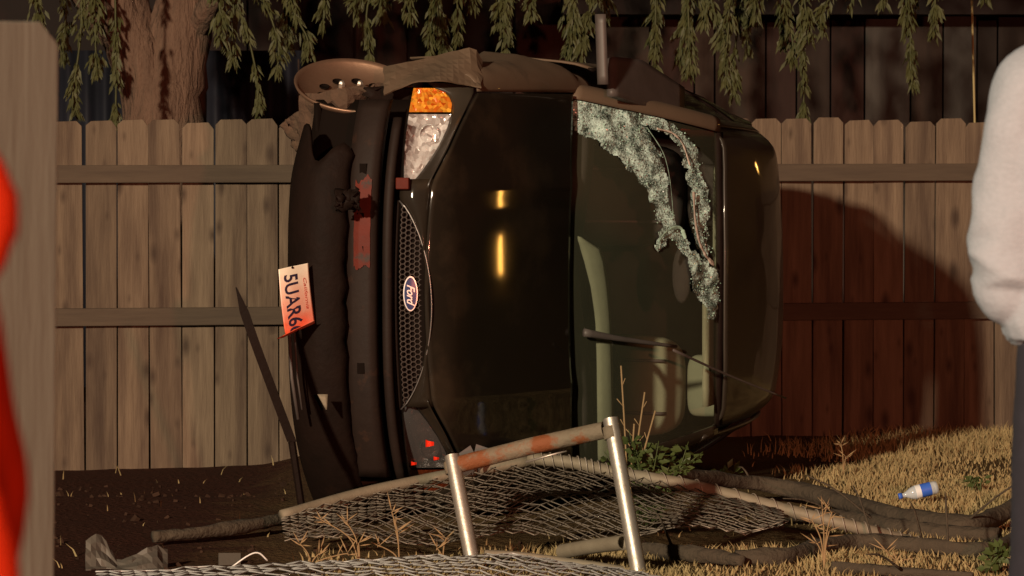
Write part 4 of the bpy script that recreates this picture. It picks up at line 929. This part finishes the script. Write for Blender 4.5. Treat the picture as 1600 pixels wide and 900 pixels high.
plant('leafy_weed', G(1525, 768, 0), .05, 4, 'weed', 'tiny dark weed in the grass right of the bottle', 'plant', .035, .03, 6)
def stalk(base_px, tops, lab, seed):
    r = random.Random(seed); bs = G(*base_px); o = empty('dry_grass_stalk', bs); b = MB()
    for tx, ty in tops:
        t = P(tx, ty, bs.y) - bs; c = curve([Vector((0, 0, 0)), Vector((t.x * .25, 0, t.z * .6)), t * .9 + Vector((0, 0, .01)), t], 12); b.tube(c, [.0028 - .0001 * i for i in range(12)], 5)
        for k in range(5):
            p = c[6 + k]; d = Vector((r.uniform(-1, 1), r.uniform(-.4, .4), r.uniform(.0, .9))).normalized(); leaf_quad(b, p, d, Vector((0, -1, .2)), r.uniform(.03, .08), .0045)
    b.build('stem', M['straw2'], o); tag(o, lab, 'grass', 'dry grass stalks'); return o
stalk((562, 884), [(540, 815), (500, 812), (560, 850)], 'drooping dry grass stalk in front of the mesh at left', 1)
stalk((624, 880), [(612, 800), (590, 855), (618, 830)], 'upright dry grass stalk between the left stalk and the gate', 2)
stalk((486, 886), [(468, 852), (545, 868), (500, 868)], 'low tangled dry grass stalk at the mesh edge far left', 3)
stalk((692, 874), [(698, 842), (682, 860)], 'short dry grass stalk beside the left gate pipe', 4)
stalk((1288, 893), [(1285, 795), (1300, 800), (1268, 812), (1296, 830), (1276, 850)], 'tall dry thistle stalk in front of the branches', 5)
stalk((1392, 884), [(1384, 862), (1402, 880)], 'short bent dry stalk right of the thistle', 6)
stalk((1318, 745), [(1314, 694), (1322, 715)], 'tall dry stalk in the grass right of the car', 7)

def blades(name, pts, h, m):
    n = len(pts); P0 = np.zeros((n, 5, 3)); a = rng.uniform(0, 2 * np.pi, n); w_ = rng.uniform(.002, .0042, n); hh = h * rng.uniform(.45, 1.25, n)
    dx, dy = np.cos(a), np.sin(a); bend = rng.uniform(.1, .9, n) * hh; b2 = rng.uniform(0, 2 * np.pi, n)
    bx_, by_ = np.cos(b2) * bend, np.sin(b2) * bend
    for k, (s, t) in enumerate(((-1, 0), (1, 0), (-.7, .55), (.7, .55), (0, 1))):
        P0[:, k, 0] = pts[:, 0] + dx * w_ * s + bx_ * t * t; P0[:, k, 1] = pts[:, 1] + dy * w_ * s + by_ * t * t; P0[:, k, 2] = pts[:, 2] + hh * t
    base = (np.arange(n) * 5)[:, None]
    tri = np.concatenate([base + np.array([[0, 1, 3]]), base + np.array([[0, 3, 2]]), base + np.array([[2, 3, 4]])], 1).reshape(-1)
    me = bpy.data.meshes.new(name); me.vertices.add(n * 5); me.vertices.foreach_set('co', P0.reshape(-1))
    me.loops.add(len(tri)); me.loops.foreach_set('vertex_index', tri.astype(np.int32)); nt = len(tri) // 3
    me.polygons.add(nt); me.polygons.foreach_set('loop_start', np.arange(0, nt * 3, 3, dtype=np.int32))
    me.update(calc_edges=True); me.materials.append(M[m]); o = bpy.data.objects.new(name, me); C.objects.link(o); return o
N_ = 150000
X_ = rng.uniform(-3.2, 3.3, N_); Y_ = 14.2 + (rng.random(N_) ** 1.0) * 6.7
pat = np.array([noise.noise(Vector((x_ * 1.6, y_ * 1.6, 0))) for x_, y_ in zip(X_, Y_)])
edge = np.where(Y_ < 15.15, -.75, 1.05 + (Y_ - 15.15) * .05)      # grass left out to keep the shaded ground under and left of the wreck dark
dens = np.clip((X_ - edge + .45 * pat) / .5, 0.003, 1) * np.clip(.8 + pat, .2, 1)
kpm = rng.random(N_) < dens
infence = (Y_ - (FA.y + (X_ - FA.x) * (FB.y - FA.y) / (FB.x - FA.x))) < -.05
kpm &= infence
X_, Y_, pat = X_[kpm], Y_[kpm], pat[kpm]
pts = np.stack([X_, Y_, np.array([gz(x_, y_) for x_, y_ in zip(X_, Y_)]) - .004], 1)
hh = .026 + .022 * np.clip(pat + .3, 0, 1) + np.where(Y_ > 19.6, .030, 0)
tag(blades('dry_grass', pts, hh, 'straw'), 'short dry yellow grass covering the yard right of and in front of the wreck', 'grass', kind='stuff')

b = MB()
for _ in range(420):
    x_, y_ = random.uniform(-2.6, .8), random.uniform(14.3, 19.2)
    if x_ > -.6 and (y_ < 15.1 or y_ > 16.2): continue
    r_ = random.uniform(.003, .010) * (1.6 if random.random() < .1 else 1); q = Euler((random.random() * 6, random.random() * 6, 0)).to_matrix()
    b.box((x_, y_, gz(x_, y_) + r_ * .3), (r_, r_ * .8, r_ * .55), q)
tag(b.build('soil_clods', M['soil'], smooth=False, bevel=0), 'small dark clods scattered over the bare soil left of the wreck', 'soil', kind='stuff')

# ------------------------------------------------------------------ foreground picket at the left edge
fp = empty('wooden_picket', (P(75, 900, 6.64).x - .080, 6.64, 0), (0, R_(.9), R_(40)))
tag(fp, 'tall grey dog-eared wooden picket standing close to the camera at the left edge', 'fence')
b = picket_mesh(.175, 1.705, .022, .036, 3); b.build('board', M['post_wood'], fp, smooth=False, bevel=.003)

# ------------------------------------------------------------------ people
def person(name, loc, lab, coat, trous, lshoulder, lelbow, lwrist, rshoulder, relbow, rwrist, H=1.9, fold=.02, ridges=()):
    o = empty(name, loc); k = H / 1.9
    def rem(mb, nm, m, vox, par=None, disp=0.0):
        ob = mb.build(nm, M[m], par or o); r = ob.modifiers.new('remesh', 'REMESH'); r.mode = 'VOXEL'; r.voxel_size = vox; r.use_smooth_shade = True
        s = ob.modifiers.new('smooth', 'SMOOTH'); s.iterations = 1 if nm == 'sweatshirt' else 5; s.factor = .5
        if disp:
            tx = bpy.data.textures.new(nm, 'CLOUDS'); tx.noise_scale = .16; tx.noise_depth = 2
            d = ob.modifiers.new('folds', 'DISPLACE'); d.texture = tx; d.strength = disp; d.mid_level = .5; d.texture_coords = 'LOCAL'
        return ob
    Z = lambda z: z * k
    b = MB()
    b.tube([(0, 0, Z(.95)), (0, 0, Z(1.15)), (0, 0, Z(1.4)), (0, 0, Z(1.56)), (0, 0, Z(1.62))], [.15, .14, .17, .13, .07], 18, flat=.62)
    b.tube([(0, 0, Z(1.58)), (0, .02, Z(1.70))], [.062, .058], 12)
    b.ball((0, .03, Z(1.785)), (.078, .098, .12), 20, 14)
    b.ball((0, .12, Z(1.735)), (.045, .03, .045)); b.tube([(0, .125, Z(1.80)), (0, .150, Z(1.765))], [.010, .017], 8)
    for sx in (-1, 1): b.ball((sx * .08, .02, Z(1.785)), (.012, .022, .034), 8, 8)
    for sh, el, wr in ((lshoulder, lelbow, lwrist), (rshoulder, relbow, rwrist)):
        sh, el, wr = Vector(sh), Vector(el), Vector(wr)
        b.tube([Vector((sh.x * .6, 0, sh.z)), sh, sh.lerp(el, .5), el], [.075, .066, .052, .044], 12); b.tube([el, el.lerp(wr, .4), wr], [.044, .042, .030], 12)
        d = (wr - el).normalized(); sd = d.cross(Vector((0, 1, 0))).normalized() if abs(d.y) < .9 else Vector((1, 0, 0)); pn = d.cross(sd)
        pm = wr + d * .05; b.ball(pm, .03); b.tube([wr, pm + d * .04], [.028, .036], 10, flat=.6)
        for q, (off, ln) in enumerate(((-.030, .066), (-.010, .078), (.011, .072), (.030, .056))):
            f0 = pm + d * .035 + sd * off; f1 = f0 + d * ln * .5 + pn * .012; f2 = f1 + d * ln * .35 + pn * .03
            b.tube([f0, f1, f2], [.010, .0095, .0085], 8)
        t0 = wr + d * .03 - sd * .03; b.tube([t0, t0 + d * .03 - sd * .02, t0 + d * .06 - sd * .018 + pn * .015], [.012, .011, .009], 8)
    for sx in (-1, 1):
        b.tube([(sx * .075, 0, Z(.96)), (sx * .093, .01, Z(.52)), (sx * .11, -.02, Z(.09))], [.078, .058, .042], 14)
        b.ball((sx * .12, .05, .05), (.04, .12, .04))
    rem(b, 'body', 'skin', .009)
    b = MB()
    b.tube([(0, 0, Z(1.08)), (0, 0, Z(1.11)), (0, 0, Z(1.25)), (0, 0, Z(1.45)), (0, 0, Z(1.58)), (0, 0, Z(1.67))], [.185, .20, .205, .215, .165, .095], 24, flat=.68)
    for sh, el, wr in ((lshoulder, lelbow, lwrist), (rshoulder, relbow, rwrist)):
        sh, el, wr = Vector(sh), Vector(el), Vector(wr)
        def fold_fn(t, a, p):
            n1 = fbm((p.x * 6, p.y * 6, p.z * 6)); env = .25 + .75 * sstep(.30, .85, t)
            f = math.sin(t * 15 + 2.0 * a + 3.2 * n1); g = math.sin(a * 3 - t * 9 + 2 * n1); h_ = math.sin(t * 30 - 2.5 * a + 3 * n1)
            return env * (.011 * max(0, f) ** 2 - .006 * max(0, -f) + .005 * max(0, h_) ** 2 * sstep(.55, .8, t)) + .005 * g * (1 - env * .5)
        cpts = curve([Vector((sh.x * .35, 0, sh.z + .03)), Vector((sh.x * .75, 0, sh.z + .015)), sh, sh.lerp(el, .35), sh.lerp(el, .75), el], 70)
        b.tube(cpts, [interp([0, .2, .4, .6, .8, 1], [.105, .10, .088, .092, .092, .086], q_ / 69) for q_ in range(70)], 48, wr=fold_fn)
        fpts = curve([el + (el - sh).normalized() * .03, el.lerp(wr, .3), el.lerp(wr, .7), el.lerp(wr, .92)], 40)
        b.tube(fpts, [interp([0, .3, .7, 1], [.083, .08, .07, .05], q_ / 39) for q_ in range(40)], 40, wr=lambda t, a, p: fold_fn(.7 + .3 * t, a, p))
        b.ball(el, .080, 20, 14)
    for pts, r_ in ridges:
        c = curve([P(q[0], q[1], q[2]) - Vector(loc) for q in pts], 10); b.tube(c, [r_ * math.sin(.25 + 2.6 * i / 9) * 1.0 for i in range(10)], 8)
    rem(b, 'sweatshirt' if coat == 'hoodie' else 'coat', coat, .0065 if coat == 'hoodie' else .010, None, fold)
    b = MB()
    b.tube([(0, 0, Z(1.10)), (0, 0, Z(.92))], [.165, .18], 20, flat=.72)
    for sx in (-1, 1): b.tube([(sx * .078, 0, Z(.95)), (sx * .095, .01, Z(.52)), (sx * .11, -.01, .06)], [.098, .088, .078], 16)
    rem(b, 'trousers', trous, .011, None, fold * .6)
    for sx in (-1, 1): b = MB(); b.ball((sx * .12, .05, .055), (.052, .145, .055), 14, 10); b.build('shoe', M['leather'], o)
    b = MB(); b.ball((0, .012, Z(1.80)), (.088, .100, .122), 18, 12); b.build('hair', M['hair'], o)
    for sx in (-1, 1): b = MB(); b.ball((sx * .032, .115, Z(1.80)), (.012, .008, .007), 8, 6); b.build('eye', M['plateink'], o)
    return tag(o, lab, 'person')
mx = 1.155
RID = ()
person('person', (mx, 8.3, 0), 'man in pale grey sweatshirt and dark trousers seen from behind at right edge', 'hoodie', 'trouser',
       (-.138, 0, 1.592), (-.176, .0, 1.225), (.0, .06, 1.135), (.19, 0, 1.56), (.24, -.02, 1.25), (.12, .18, 1.10), 1.97, .016, RID)
RID2 = [([(-70, 150, 2.93), (-6, 330, 2.93), (-70, 520, 2.93)], .019), ([(-70, 600, 2.93), (-4, 900, 2.93), (0, 1150, 2.93)], .020)]
person('person', (-.661, 3.0, 0), 'blurred figure in a red coat close to the camera at the left edge', 'redcoat', 'trouser',
       (-.19, 0, 1.46), (-.25, -.02, 1.18), (-.12, .2, 1.10), (.200, 0, 1.50), (.226, -.01, 1.19), (.12, .2, 1.10), 1.90, .008, RID2)
